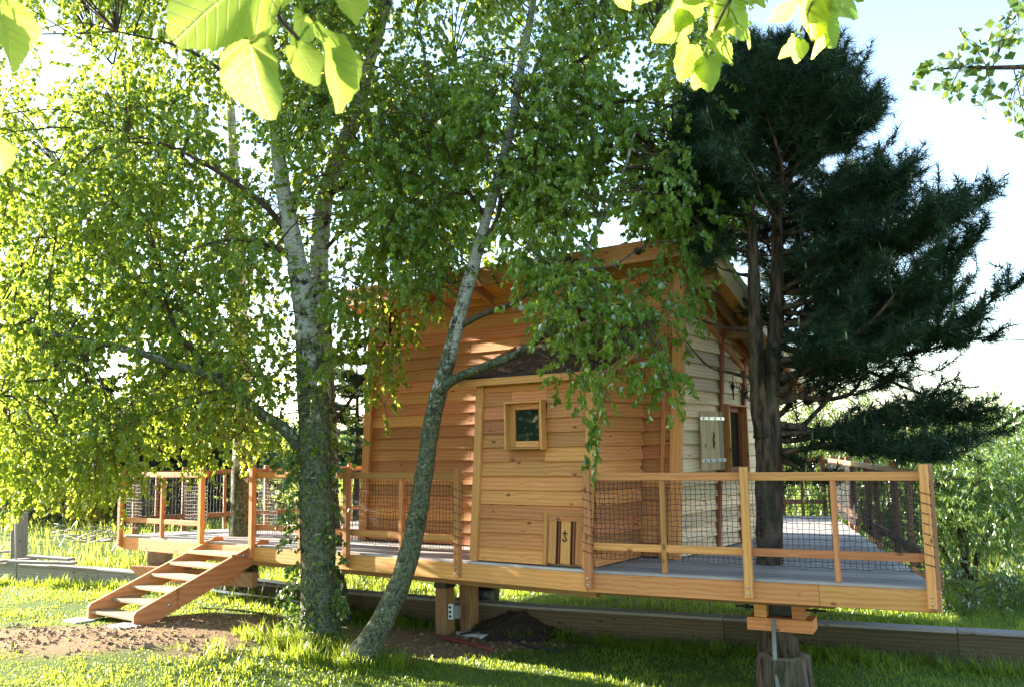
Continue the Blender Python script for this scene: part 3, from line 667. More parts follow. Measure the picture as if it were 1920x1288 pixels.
# hatch
hz = (0.03 + HZ1) / 2
hatch = prism('hatch', [hp(HU0, AV + .012, 0.03), hp(HU1, AV + .012, 0.03), hp(HU1, AV + .012, HZ1), hp(HU0, AV + .012, HZ1)], V * 0.02, M['dark'], cabin); tag(hatch, 'low hatch of pale planks with dark gaps and an iron latch')
wd = HU1 - HU0
for f0, f1, mt in ((0.00, 0.235, 'douglas'), (0.30, 0.345, 'brown'), (0.37, 0.645, 'douglas'), (0.71, 0.76, 'brown'), (0.785, 1.0, 'douglas')):
    uc = HU0 + wd * (f0 + f1) / 2; beam('plank', hp(uc, AV - .004, 0.035), hp(uc, AV - .004, HZ1 - .005), 0.022, wd * (f1 - f0), M[mt], hatch, up=U)
cboard(HU0 - .025, AV - .012, 0.012, HZ1 + .04, 0.05, 0.045, nm='casing', par=hatch)
beam('casing', hp(HU0, AV - .012, HZ1 + .02), hp(HU1, AV - .012, HZ1 + .02), 0.05, 0.04, M['douglas'], hatch)
q = hp(HU0 + wd * .5, AV - .016, 0.33); rod('latch', [q + Z * .07, q + Z * .0, q - Z * .03 + U * .02, q - Z * .05 - U * .015, q - Z * .02 - U * .03], 0.009, M['iron'], hatch, 6)
beam('latch', q + Z * .04 - U * .035, q + Z * .04 + U * .035, 0.008, 0.014, M['iron'], hatch)
# annex roof
a0, a1 = AU0 - .20, AU1 + .26; ve, vt = AV - .14, -0.045; ze, zt = AT + .07, AT + .60
ap = [hp(a0, ve, ze), hp(a1, ve, ze), hp(a1, vt, zt), hp(a0, vt, zt)]; an = unit(np.cross(ap[1] - ap[0], ap[3] - ap[0]))
ar = prism('annex_roof', ap, an * 0.035, M['under'], cabin); tag(ar, 'lean-to roof of the annex covered in brown mossy litter')
mb = MB(); nu, nv = 60, 36; uu_, vv_ = np.meshgrid(np.linspace(0, 1, nu), np.linspace(0, 1, nv), indexing='ij')
P = ap[0][None, None] + (ap[1] - ap[0]) * uu_[..., None] + (ap[3] - ap[0]) * vv_[..., None]
hgt = 0.045 + 0.03 * vnoise(np.stack([uu_ * 22, vv_ * 14, uu_ * 0], -1)) + 0.014 * vnoise(np.stack([uu_ * 70, vv_ * 45, uu_ * 0], -1))
P = P + an * np.maximum(hgt, 0.036)[..., None]; ii = np.arange(nu - 1)[:, None] * nv + np.arange(nv - 1)[None]
mb.add(P.reshape(-1, 3), np.stack([ii, ii + nv, ii + nv + 1, ii + 1], -1).reshape(-1, 4)); mb.build('moss_layer', M['moss'], ar)
beam('fascia', ap[0] - V * .014 + Z * -.012, ap[1] - V * .014 - Z * .012, 0.028, 0.085, M['douglas'], ar)
beam('gutter_strip', ap[0] - V * .01 + Z * .045, ap[1] - V * .01 + Z * .045, 0.05, 0.025, M['iron'], ar)
for s_, (p_, q_) in ((-1, (ap[0], ap[3])), (1, (ap[1], ap[2]))): beam('verge_board', p_ + U * s_ * .014 + an * .02, q_ + U * s_ * .014 + an * .02, 0.026, 0.08, M['douglas'], ar, up=an)
for u_ in (AU0 + .1, (AU0 + AU1) / 2, AU1 + .14): beam('rafter', hp(u_, ve + .03, ze - .04), hp(u_, vt - .02, zt - .04), 0.05, 0.07, M['under'], ar, up=an)
# ------------------------------------------------------------------ things under and beside the deck
def gz(x, y): return float(ground_z(x, y))
def onground(px, py, it=6):
    z = 0.1
    for _ in range(it):
        P = onz(px, py, z); z = gz(P[0], P[1])
    return P
p1 = vec(-0.98, 12.36, 0); p2 = vec(-0.66, 12.52, 0)
def support(p, w, label, top=D - 0.22):
    g = gz(p[0], p[1]); t = thing('support_post', (p[0], p[1], g), label, 'post', 'square timber posts under the deck')
    b = np.array([p[0], p[1], g - 0.15]); e = np.array([p[0], p[1], top])
    for s_ in (-1, 1): beam('timber', b + U * s_ * w / 4, e + U * s_ * w / 4, w, w / 2 - .002, M['under'], t, up=U)
    return t
s1 = support(p1, 0.19, 'twin timber post under the cabin with a black sleeve and a socket box')
q = vec(p1[0], p1[1], D - 0.22); mb = MB(); V8, q8, t8 = boxgeo(0.22, 0.22, 0.34, 0.01); mb.add(np.array(V8) @ np.array([U, V, Z]) + q - Z * .17, q8, t8); mb.build('metal_sleeve', M['blackplastic'], s1, sm=False)
s2 = support(p2, 0.19, 'plain twin timber post standing on a concrete slab under the cabin')
sb = p1 + U * 0.16 - V * 0.06 + Z * 0.34
box = thing('socket_box', tuple(sb), 'white box of three power sockets fixed to a deck post', 'socket')
beam('socket_panel', sb - Z * .10, sb + Z * .10, 0.05, 0.075, M['plastic'], box, up=U)
beam('back_box', sb - Z * .085 + U * .085 + V * .02, sb + Z * .085 + U * .085 + V * .02, 0.07, 0.085, M['greyplastic'], box, up=U)
for dz in (-.06, 0, .06): rod('socket', [sb + Z * dz - V * .024, sb + Z * dz - V * .03], 0.02, M['dark'], box, 10)
c = onground(900, 1194); c[2] += 0.012
tag(prism('concrete_slab', [c + vec(-.33, .12, 0), c + vec(.03, -.16, 0), c + vec(.36, .04, 0), c + vec(-.1, .30, 0)], Z * 0.045, M['concrete']), 'square concrete slab lying on soil at the foot of a post', 'slab')
for k in range(3):
    a, b = onground(822 + k * 4, 1194 + k * 3), onground(912 + k * 6, 1216 + k * 3)
    m_ = (a + b) / 2 + Z * .03
    tag(rod('red_conduit', [a + Z * .02, m_ + V * .02 * k, b + Z * .025], 0.016, M['redpipe']), 'thin red conduit lying on the grass beside the concrete slab', 'conduit', 'red conduits by the slab')
hs = [onground(862, 1196) + Z * .05, onground(910, 1193) + Z * .075, onground(950, 1203) + Z * .04, onground(1000, 1215) + Z * .02, onground(1050, 1222) + Z * .01]
tag(rod('black_hose', spline(hs, 24), 0.016, M['net']), 'black hose curving over the concrete slab into the grass', 'hose')
a, b = onground(735, 1165) + Z * .04, onground(835, 1156) + Z * .06
tag(beam('fallen_board', a, b, 0.16, 0.035, M['black_wood']), 'dark board lying on the soil behind the posts', 'board')
# black sheet wrapped round a trunk foot below the cabin
tb = onground(908, 1158); tk = thing('wrapped_trunk', tuple(tb), 'dark tree trunk below the cabin wrapped in black plastic', 'trunk')
mb = MB(); tube(mb, [tb - Z * .1, tb + Z * .4, tb + Z * .85], [.17, .15, .15], 14, .12, 9); mb.build('trunk', M['pine_bark'], tk)
mb = MB(); tube(mb, [tb - Z * .05 , tb + Z * .2, tb + Z * .42, tb + Z * .5], [.215, .225, .23, .20], 18, .10, 5); mb.build('plastic_sheet', M['blackplastic'], tk)
# soil heap
mc = onground(985, 1192); mb = MB(); n_ = 48; gx, gy = np.meshgrid(np.linspace(-1, 1, n_), np.linspace(-1, 1, n_), indexing='ij')
rr_ = np.clip(1 - np.hypot(gx, gy * 1.05), 0, 1); nn_ = vnoise(np.stack([gx * 4, gy * 4, gx * 0], -1)) * .35 + vnoise(np.stack([gx * 13, gy * 13, gx * 0], -1)) * .35
X = mc[0] + gx * 0.95; Y = mc[1] + .25 + gy * 0.75; H_ = 0.34 * (rr_ ** 1.1) * (1 + .45 * nn_) * (1 - .25 * gx); P = np.stack([X, Y, ground_z(X, Y) - .02 + H_], -1)
ii = np.arange(n_ - 1)[:, None] * n_ + np.arange(n_ - 1)[None]; mb.add(P.reshape(-1, 3), np.stack([ii, ii + n_, ii + n_ + 1, ii + 1], -1).reshape(-1, 4))
tag(mb.build('soil_heap', M['soil']), 'heap of dark dug soil beneath the deck', 'soil heap')
# low timber kerb wall behind the posts
kd = unit(WALL_B - WALL_A); kn_ = vec(-kd[1], kd[0], 0); kl = np.linalg.norm(WALL_B - WALL_A)
kerb = thing('kerb_wall', tuple(WALL_A + Z * .2), 'long low timber retaining kerb with a pale flat cap running under the deck', 'low wall')
nseg = 7
for k in range(nseg):
    a = WALL_A + kd * (kl * k / nseg + .003); b = WALL_A + kd * (kl * (k + 1) / nseg - .003)
    za, zb = gz(a[0], a[1]), gz(b[0], b[1]); ha = .40 - .12 * smooth(0, nseg, k); hb = .40 - .12 * smooth(0, nseg, k + 1)
    T1, T2 = (.335 + .265 * (1 - smooth(0, 4.5, k * 1.0))) , (.335 + .265 * (1 - smooth(0, 4.5, k + 1.0)))
    a[2], b[2] = T1, T2
    beam('sleeper', a - Z * .22, b - Z * .22, 0.10, 0.40, M['grey'] if k < 2 else M['kerb'], kerb)
    beam('cap_board', a + kn_ * .03, b + kn_ * .03, 0.24, 0.035, M['grey'], kerb)
# plank stack on the kerb, left
for (x0, y0, x1, y1, lift, lab) in ((-10, 1052, 66, 1047, .0, 'lowest grey plank of the stack on the kerb end'), (18, 1052, 140, 1055, .05, 'long grey plank resting askew on the kerb end'), (56, 1042, 134, 1048, .09, 'topmost grey plank of the stack on the kerb end'), (-20, 1036, 30, 1032, .02, 'grey plank lying by the foot of the upright post')):
    a = onz(x0, y0, .66 + lift); b = onz(x1, y1, .64 + lift)
    tag(beam('plank', a, b, 0.17, 0.042, M['grey']), lab, 'plank', 'old planks piled on the kerb')
a = onground(-60, 1084) + Z * .08; b = onground(88, 1087) + Z * .09
tag(beam('dark_beam', a, b, 0.14, 0.17, M['black_wood']), 'blackened old beam lying in the grass before the kerb', 'beam')
pb = at(36, 1046, 17.6); tp_ = at(37, 962, 17.6)
tag(beam('wooden_post', pb - Z * .25, tp_ + Z * .02, 0.2, 0.24, M['grey'], up=vec(1, 0, 0), cham=.012), 'stout grey upright post behind the plank stack', 'post')
a = at(31, 1072, 16.0); b = at(29, 982, 16.0); tag(rod('thin_stake', [a - Z * .1, b], 0.014, M['grey']), 'thin pale stake stuck in the ground before the grey post', 'stake')
# ladder lying against the kerb
wp = lambda x: WALL_A + kd * ((x - WALL_A[0]) / kd[0]) - kn_ * .24
l0, l1 = wp(-4.95), wp(-2.55); l0[2] = gz(l0[0], l0[1]) + .03; l1[2] = gz(l1[0], l1[1]) + .03; ld = unit(l1 - l0); lu = unit(Z + kn_ * .30)
lad = thing('ladder', tuple(l0), 'aluminium ladder lying on its side against the kerb', 'ladder')
for s_ in (0, 1): beam('rail', l0 + lu * (.03 + .25 * s_), l1 + lu * (.03 + .25 * s_), 0.025, 0.045, M['alu'], lad, up=lu)
for k in range(9):
    q = l0 + ld * (.14 + k * .265); rod('rung', [q + lu * .05, q + lu * .26], 0.013, M['alu'], lad, 8)
# block pier under the left corner
pc = at(300, 1040, 15.6); g = gz(pc[0], pc[1])
pier = thing('block_pier', (pc[0], pc[1], g), 'short block pier propping the sharp corner of the deck', 'pier')
k = 0; z_ = g - .05
while z_ < D - .24:
    h = min(.2, D - .24 - z_); beam('block', vec(pc[0] - .17, pc[1], z_ + h / 2), vec(pc[0] + .17, pc[1], z_ + h / 2), .30, h - .006, M['brick'], pier, cham=.01); z_ += h; k += 1
# pier assembly under the right end: stump, log, timber blocks
sc_ = vec(2.76, 9.45, 0); sg = gz(sc_[0], sc_[1]); sx = U2; sy = V2
stump = thing('tree_stump', (sc_[0], sc_[1], sg), 'barked tree stump with a flat cut top carrying the deck prop', 'stump')
STOP = 0.33
mb = MB(); th = np.linspace(0, 2 * math.pi, 40, endpoint=False); rings = []
for z_, r_ in ((sg - .25, .305), (sg + .0, .29), (sg + .15, .28), (STOP - .02, .272), (STOP, .262)):
    rad = r_ * (1 + .05 * np.sin(th * 13 + 1) * np.cos(th * 5) + .035 * np.sin(th * 23)); rings.append(np.stack([sc_[0] + rad * np.cos(th), sc_[1] + rad * np.sin(th), np.full(40, z_)], -1))
ii = np.arange(4)[:, None] * 40; jj = np.arange(40)[None]; kk_ = (jj + 1) % 40
mb.add(np.concatenate(rings), np.stack([ii + jj, ii + kk_, ii + 40 + kk_, ii + 40 + jj], -1).reshape(-1, 4)); mb.build('bark', M['stump'], stump)
mb = MB(); V_ = np.vstack([rings[-1], [[sc_[0], sc_[1], STOP + .004]]]); mb.add(V_, None, [[i, (i + 1) % 40, 40] for i in range(40)]); mb.build('cut_top', M['stumptop'], stump)
prop = thing('deck_prop', (sc_[0], sc_[1], STOP), 'stack of timber blocks and plates on a short log propping the deck', 'prop')
sC = np.array([sc_[0], sc_[1], 0.0])
mb = MB(); tube(mb, [sC + Z * (STOP + .006), sC + Z * (STOP + .12), sC + Z * (STOP + .26)], [.155, .15, .148], 18, .06, 9); mb.build('log', M['pine_bark'], prop)
zb = STOP + .262
def blk(nm, du, dv, z0, z1, lu_, lv, mat='under'): return beam(nm, sC + sx * (du - lu_ / 2) + sy * dv + Z * (z0 + z1) / 2, sC + sx * (du + lu_ / 2) + sy * dv + Z * (z0 + z1) / 2, lv, z1 - z0, M[mat], prop, cham=.006)
blk('plate', 0, 0, zb, zb + .13, .66, .30, 'douglas'); blk('block', -.19, 0, zb + .133, zb + .27, .13, .28, 'douglas'); blk('block', .19, 0, zb + .133, zb + .27, .13, .28, 'douglas')
blk('black_pad', 0, .05, zb + .136, zb + .266, .24, .16, 'blackplastic')  # black block filling the space between the two timber blocks
blk('plate', .05, 0, zb + .273, zb + .318, 1.05, .26); blk('plate', .10, .02, zb + .321, D - .222, 1.35, .22)
for s_ in (-1, 1):
    q = sC + sx * s_ * .26 + Z * (zb + .22) - sy * .06; rod('threaded_rod', [q, q + sx * s_ * .20], 0.012, M['iron'], prop)
    rod('nut', [q + sx * s_ * .07, q + sx * s_ * .10], 0.024, M['iron'], prop, 6)
q = sC - sy * .19 - sx * .05; tag(rod('grey_pipe', [q + Z * (zb + .14) , q + Z * .3 - sy * .03, q + Z * (sg - .05) - sy * .14 + sx * .05], 0.021, M['greyplastic'], sides=10), 'grey pipe running down in front of the stump', 'pipe')
# far red shed
sp0 = onground(148, 968); sh = thing('red_shed', tuple(sp0), 'faded red corrugated shed wall far behind the trees', 'shed')
for k in range(16):
    x = sp0[0] + .55 - k * .34; yy = sp0[1] + .06 * (k % 2); beam('panel', vec(x, yy, sp0[2] - .3), vec(x, yy, sp0[2] + 2.3), .2, .34, M['red'], sh, up=vec(1, 0, 0), cham=.03)
beam('side_wall', vec(sp0[0] + .68, sp0[1] - .1, sp0[2] + 1.0), vec(sp0[0] + .68, sp0[1] + 3.0, sp0[2] + 1.0), .1, 2.6, M['red'], sh); beam('roof', vec(sp0[0] - 2.0, sp0[1] - .3, sp0[2] + 2.38), vec(sp0[0] - 2.0, sp0[1] + 3.2, sp0[2] + 2.38), 5.8, .1, M['roofing'], sh)
# twigs lying in the grass behind the kerb
br_ = np.random.default_rng(5)
for k in range(34):
    p = onground(br_.uniform(95, 225), br_.uniform(1005, 1035)); a_ = br_.uniform(-.9, .9) + (math.pi if br_.random() < .5 else 0); L = br_.uniform(.25, .7)
    d_ = vec(math.cos(a_), math.sin(a_) * .6, br_.uniform(-.05, .25)); b0 = p + Z * br_.uniform(.08, .22)
    tag(rod('cut_stick', [b0, b0 + d_ * L * .5 + Z * .02, b0 + d_ * L], [.014, .012, .006], M['grey'], sides=5), 'cut stick in the brushwood pile behind the kerb', 'stick', 'brushwood pile')
# overhead cable far right
cp = [at(1500, 642, 30), at(1840, 637, 30), at(1930, 637, 30), at(2600, 610, 30)]
cp = [at(900, 600, 30)] + cp; tag(rod('overhead_cable', spline(cp, 40), 0.02, M['iron'], sides=5), 'thin dark overhead cable crossing the sky beyond the pine', 'cable')

# ------------------------------------------------------------------ foliage builders
def leaves(mb, P, A, N, L, Wd, a, fold=0.25, wide=0.42):
    """P base points, A tip directions, N normals: folded kite-shaped leaves"""
    A = A / (np.linalg.norm(A, axis=1)[:, None] + 1e-9); S = np.cross(N, A); S /= np.linalg.norm(S, axis=1)[:, None] + 1e-9; N = np.cross(A, S)
    L = L[:, None]; Wd = Wd[:, None]
    b = P; m1 = P + A * L * wide + S * Wd * .5 + N * Wd * fold; m2 = P + A * L * wide - S * Wd * .5 + N * Wd * fold; t = P + A * L - N * L * .08
    n = len(P); V_ = np.stack([b, m1, t, m2], 1).reshape(-1, 3); i = np.arange(n)[:, None] * 4
    T_ = np.concatenate([i + np.array([[0, 2, 1]]), i + np.array([[0, 3, 2]])], 0)
    mb.add(V_, None, T_, np.repeat(a, 4))
def rdir(n, rg): 
    v = rg.normal(size=(n, 3)); return v / np.linalg.norm(v, axis=1)[:, None]
def twigs(mbl, mbt, base, d0, L, rg, nl=18, ls=(.05, .085), droop=.8, rad=.0022, a0=None, wr=.82):
    """many twigs at once: base (n,3), first direction (n,3), length (n,)"""
    n = len(base); K = 5; P = [base]; d = d0.copy()
    for k in range(K - 1):
        d = d + np.array([0, 0, -.34 * droop]) + rg.normal(0, .12, (n, 3)); d /= np.linalg.norm(d, axis=1)[:, None]; P.append(P[-1] + d * (L / (K - 1))[:, None])
    P = np.stack(P, 1)
    s = np.sort(rg.uniform(.08, 1, (n, nl)), 1) * (K - 1); k = np.minimum(s.astype(int), K - 2); f = (s - k)[..., None]
    ii = np.arange(n)[:, None]; q = P[ii, k] * (1 - f) + P[ii, k + 1] * f; td = P[ii, k + 1] - P[ii, k]
    q = q.reshape(-1, 3); td = td.reshape(-1, 3); m = len(q); td /= np.linalg.norm(td, axis=1)[:, None]
    A = td * .5 + rdir(m, rg) * .8 + np.array([0, 0, -.75]); N = rdir(m, rg) + np.array([0, 0, .35]); sz = rg.uniform(ls[0], ls[1], m)
    ca = np.repeat(rg.uniform(0, 1, n) if a0 is None else a0, nl); a = np.clip(ca * .6 + rg.uniform(0, .4, m), 0, 1)
    pet = rdir(m, rg) * .012
    leaves(mbl, q + pet, A, N, sz, sz * wr, a)
    # twig stems: three-sided
    th = np.array([0, 2.1, 4.2]); off = np.stack([np.cos(th), np.sin(th), th * 0], -1)
    P = P[:, ::2]; K = 3; rr = rad * np.linspace(1, .35, K); V_ = P[:, :, None] + off[None, None] * rr[None, :, None, None]
    i = (np.arange(n)[:, None, None] * K * 3 + np.arange(K - 1)[None, :, None] * 3); j = np.arange(3)[None, None]; k2 = (j + 1) % 3
    mbt.add(V_.reshape(-1, 3), np.stack(np.broadcast_arrays(i + j, i + k2, i + 3 + k2, i + 3 + j), -1).reshape(-1, 4))
def limb(mb, P, r0, r1, n=14, sides=7, rough=.10):
    S = spline(P, n); tube(mb, S, np.linspace(r0, r1, n), sides, rough, 9)
    return S
def trunk_obj(pts, rad, mat, parent, sides=18, n=70, rough=.09, name='trunk', flare=0.0):
    S = spline(pts, n); x = np.linspace(0, len(rad) - 1, n); r = np.interp(x, np.arange(len(rad)), rad)
    if flare: r = r * (1 + flare * np.exp(-np.linspace(0, 1, n) * 22))
    mb = MB(); tube(mb, S, r, sides, rough, 6); mb.build(name, M[mat], parent, org=S[0]); return S, r

# ------------------------------------------------------------------ birches
def tree(name, base, label, cat='tree', group=None): return thing(name, (base[0], base[1], gz(base[0], base[1])), label, cat, group)
def path(l): return [at(x, y, Y) for x, y, Y in l]
BT = {}
# A: big birch before the deck; D: one behind it through the deck edge; B: leaning; C: through the deck, left
defs = {
 'A': ([(604, 1232, 11.3), (599, 1180, 11.3), (597, 1050, 11.3), (592, 900, 11.3), (588, 760, 11.3), (575, 600, 11.3), (555, 480, 11.35), (530, 350, 11.4), (515, 220, 11.5), (500, 60, 11.6), (480, -120, 11.7), (470, -300, 11.8)],
       [.27, .235, .215, .21, .20, .165, .125, .10, .085, .07, .045, .012], 'birch_mossy', 'thick mossy birch with ivy on its trunk standing between steps and railing'),
 'D': ([(628, 1175, 12.75), (616, 1000, 12.7), (612, 800, 12.6), (604, 620, 12.5), (599, 480, 12.5), (610, 370, 12.4), (640, 280, 12.3), (668, 215, 12.2), (690, 120, 12.1), (720, 20, 12.0), (745, -120, 12.0), (760, -300, 12)],
       [.19, .165, .15, .14, .135, .125, .115, .11, .10, .085, .05, .012], 'birch', 'white-barked birch rising just behind the mossy ivy-clad trunk'),
 'B': ([(640, 1290, 10.5), (672, 1238, 10.5), (712, 1175, 10.5), (757, 1075, 10.5), (780, 980, 10.5), (797, 880, 10.5), (812, 780, 10.5), (838, 680, 10.5), (860, 600, 10.5), (882, 520, 10.5), (912, 410, 10.6), (935, 330, 10.7), (960, 230, 10.8), (980, 110, 10.9), (1000, 0, 11.0), (1015, -140, 11.1), (1022, -300, 11.2)],
       [.24, .18, .135, .122, .114, .107, .10, .094, .088, .08, .064, .062, .058, .052, .045, .03, .01], 'birch_mossy', 'slender birch leaning right across the railing and cabin wall'),
 'C': ([(452, 1150, 14.4), (455, 1000, 14.4), (458, 880, 14.4), (455, 760, 14.4), (450, 640, 14.4), (445, 500, 14.4), (440, 350, 14.4), (432, 200, 14.5), (425, 40, 14.6), (420, -120, 14.7), (415, -300, 14.8)],
       [.24, .21, .19, .17, .15, .125, .095, .072, .055, .035, .012], 'birch', 'birch growing up through the deck behind the steps'),
}
limbs = {
 'A': [([(560, 840, 11.3), (535, 805, 11.25), (493, 778, 11.2), (440, 735, 11.1), (395, 703, 11.0), (334, 686, 10.9), (272, 664, 10.8), (200, 646, 10.8), (124, 632, 10.8), (40, 618, 10.8), (-60, 600, 10.8)], .085, .02),
       ([(395, 703, 11.0), (365, 660, 11.0), (334, 625, 11.1), (310, 560, 11.2), (300, 500, 11.2)], .045, .012),
       ([(200, 646, 10.8), (140, 670, 10.6), (70, 700, 10.5), (0, 740, 10.4)], .022, .008),
       ([(543, 440, 11.4), (490, 380, 11.3), (420, 330, 11.2), (330, 280, 11.0), (240, 250, 10.9)], .05, .012),
       ([(555, 480, 11.35), (500, 460, 11.1), (430, 450, 10.8), (350, 470, 10.5)], .04, .01),
       ([(515, 220, 11.5), (440, 150, 11.4), (340, 90, 11.2), (220, 60, 11.0)], .04, .01)],
 'D': [([(612, 800, 12.6), (650, 760, 12.4), (690, 690, 12.2), (730, 630, 12.0)], .035, .01),
       ([(610, 370, 12.4), (690, 320, 12.0), (760, 270, 11.8), (820, 250, 11.6)], .05, .012),
       ([(690, 120, 12.1), (660, 40, 12.0), (655, -60, 12.0)], .05, .015),
       ([(668, 215, 12.2), (750, 160, 12.4), (850, 110, 12.6)], .04, .01),
       ([(599, 480, 12.5), (650, 430, 12.3), (720, 400, 12.0), (790, 420, 11.7)], .035, .01)],
 'B': [([(824, 735, 10.45), (850, 712, 10.35), (900, 690, 10.2), (975, 660, 10.0), (1035, 612, 9.7), (1075, 540, 9.5), (1110, 450, 9.4), (1160, 350, 9.4), (1190, 250, 9.5)], .062, .015),
       ([(862, 612, 10.5), (905, 590, 10.3), (960, 570, 10.0), (1020, 530, 9.7), (1080, 510, 9.4), (1150, 500, 9.2)], .042, .012),
       ([(1035, 612, 9.7), (1090, 600, 9.4), (1150, 590, 9.2), (1210, 600, 9.0)], .025, .008),
       ([(893, 480, 10.5), (935, 400, 10.4), (930, 340, 10.3), (900, 260, 10.2)], .035, .01),
       ([(935, 330, 10.7), (1000, 280, 10.4), (1080, 220, 10.2), (1170, 190, 10.1), (1260, 200, 10.0)], .045, .012),
       ([(960, 230, 10.8), (1040, 150, 10.6), (1130, 90, 10.5), (1230, 60, 10.4)], .04, .01),
       ([(912, 410, 10.6), (860, 330, 10.5), (820, 240, 10.4)], .035, .01)],
 'C': [([(452, 700, 14.3), (330, 600, 13.8), (255, 530, 13.5), (210, 480, 13.2), (160, 400, 13.0), (110, 310, 13.0), (50, 240, 13.0), (-40, 170, 13.0)], .075, .02),
       ([(212, 483, 13.2), (160, 478, 13.1), (105, 490, 13.0), (50, 465, 13.0), (-20, 450, 13)], .035, .01),
       ([(455, 780, 14.4), (390, 820, 14.0), (300, 840, 13.6), (200, 850, 13.2), (90, 850, 13)], .05, .012),
       ([(440, 350, 14.4), (360, 260, 14.0), (270, 180, 13.7), (180, 90, 13.5)], .06, .015),
       ([(455, 760, 14.4), (520, 700, 14.2), (560, 640, 14.0)], .04, .01)],
}
skel = []           # (point, tree key, radius)
for key, (pth, rad, mt, lab) in defs.items():
    P = path(pth); t = tree('birch_tree', P[0], lab, group='birches round the deck'); BT[key] = t
    S, r = trunk_obj(P, rad, mt, t, 18, 90, .10, flare=.35)
    skel += [(p, key, rr) for p, rr in zip(S, r) if p[2] > 3.6]
    for l, r0, r1 in limbs[key]:
        mb = MB(); S = limb(mb, path(l), r0, r1, 26, 8); mb.build('branch', M['birch'] if r0 > .05 else M['twig'], t, org=S[0])
        skel += [(p, key, .03) for p in S[6:]]
SK = np.array([s[0] for s in skel]); SKk = np.array([s[1] for s in skel])
# clumps of twigs: sampled in measured zones, kept out of the gaps where the sky shows
rg = np.random.default_rng(21)
zones = [  # x0,x1,y0,y1, Y0,Y1, clumps, radius, density
 (-60, 300, -300, 200, 10.6, 14.5, 75, 0.72, 1.0), (250, 560, -300, 200, 10.8, 14.8, 61, 0.72, 1.0),
 (-60, 330, 180, 560, 10.4, 14.2, 95, 0.72, 1.0), (300, 540, 180, 600, 10.6, 14.0, 51, 0.65, 1.0),
 (-60, 260, 540, 880, 10.2, 13.6, 75, 0.65, 1.0), (240, 520, 560, 820, 10.4, 13.6, 52, 0.59, 1.0), (-40, 210, 800, 880, 11.0, 13.2, 17, 0.52, .8), (220, 500, 760, 825, 11.2, 13.0, 13, 0.42, .8),
 (520, 900, -300, 180, 10.4, 13.2, 118, 0.72, 1.0), (560, 960, 150, 430, 10.3, 12.6, 128, 0.65, 1.0), (600, 900, 400, 540, 10.2, 12.2, 28, 0.55, .9),
 (600, 760, 520, 680, 10.6, 12.0, 13, 0.47, .7), (760, 930, 500, 580, 10.2, 11.2, 5, 0.39, .6), (640, 740, 660, 760, 11.2, 12.0, 3, 0.34, .6),
 (880, 1330, -300, 140, 9.8, 12.4, 106, 0.72, 1.0), (920, 1330, 120, 400, 9.6, 11.4, 112, 0.65, 1.0), (960, 1300, 330, 415, 9.2, 10.6, 18, .36, .9),
 (960, 1130, 400, 560, 9.0, 9.9, 6, .32, 1.0), (1010, 1260, 520, 650, 8.7, 9.5, 12, .34, 1.0), (1060, 1260, 600, 700, 8.6, 9.2, 6, .28, 1.0), (1160, 1260, 680, 720, 8.6, 9.0, 2, .22, .9),
 (1290, 1360, 200, 440, 9.4, 10.4, 7, 0.45, .9),
 (540, 650, 600, 900, 11.0, 11.6, 9, 0.34, .6),
]
holes = [(440, 250, 50, 80), (95, 130, 45, 120), (210, 690, 55, 40), (165, 590, 40, 28), (1190, 130, 50, 90), (1165, 345, 40, 55), (860, 40, 35, 60), (300, 810, 30, 20), (640, 470, 40, 30), (1120, 420, 40, 30), (60, 760, 35, 26), (680, 430, 30, 22), (90, 270, 40, 40), (350, 420, 24, 24), (470, 560, 20, 24), (1080, 280, 26, 20), (800, 120, 24, 20)]
clears = [[(505, 300), (545, 460), (570, 590), (580, 640)], [(600, 500), (600, 430), (625, 320), (655, 240), (690, 130), (722, 20)], [(812, 780), (838, 680), (860, 600), (885, 520), (912, 410), (928, 350)], [(950, 270), (975, 130), (995, 20)]]
CLR = np.concatenate([np.array([np.array(a) + (np.array(b) - np.array(a)) * f for a, b in zip(c_[:-1], c_[1:]) for f in np.linspace(0, 1, 8)]) for c_ in clears])
mbl = {k: MB() for k in BT}; mbt = {k: MB() for k in BT}; mbs = {k: MB() for k in BT}
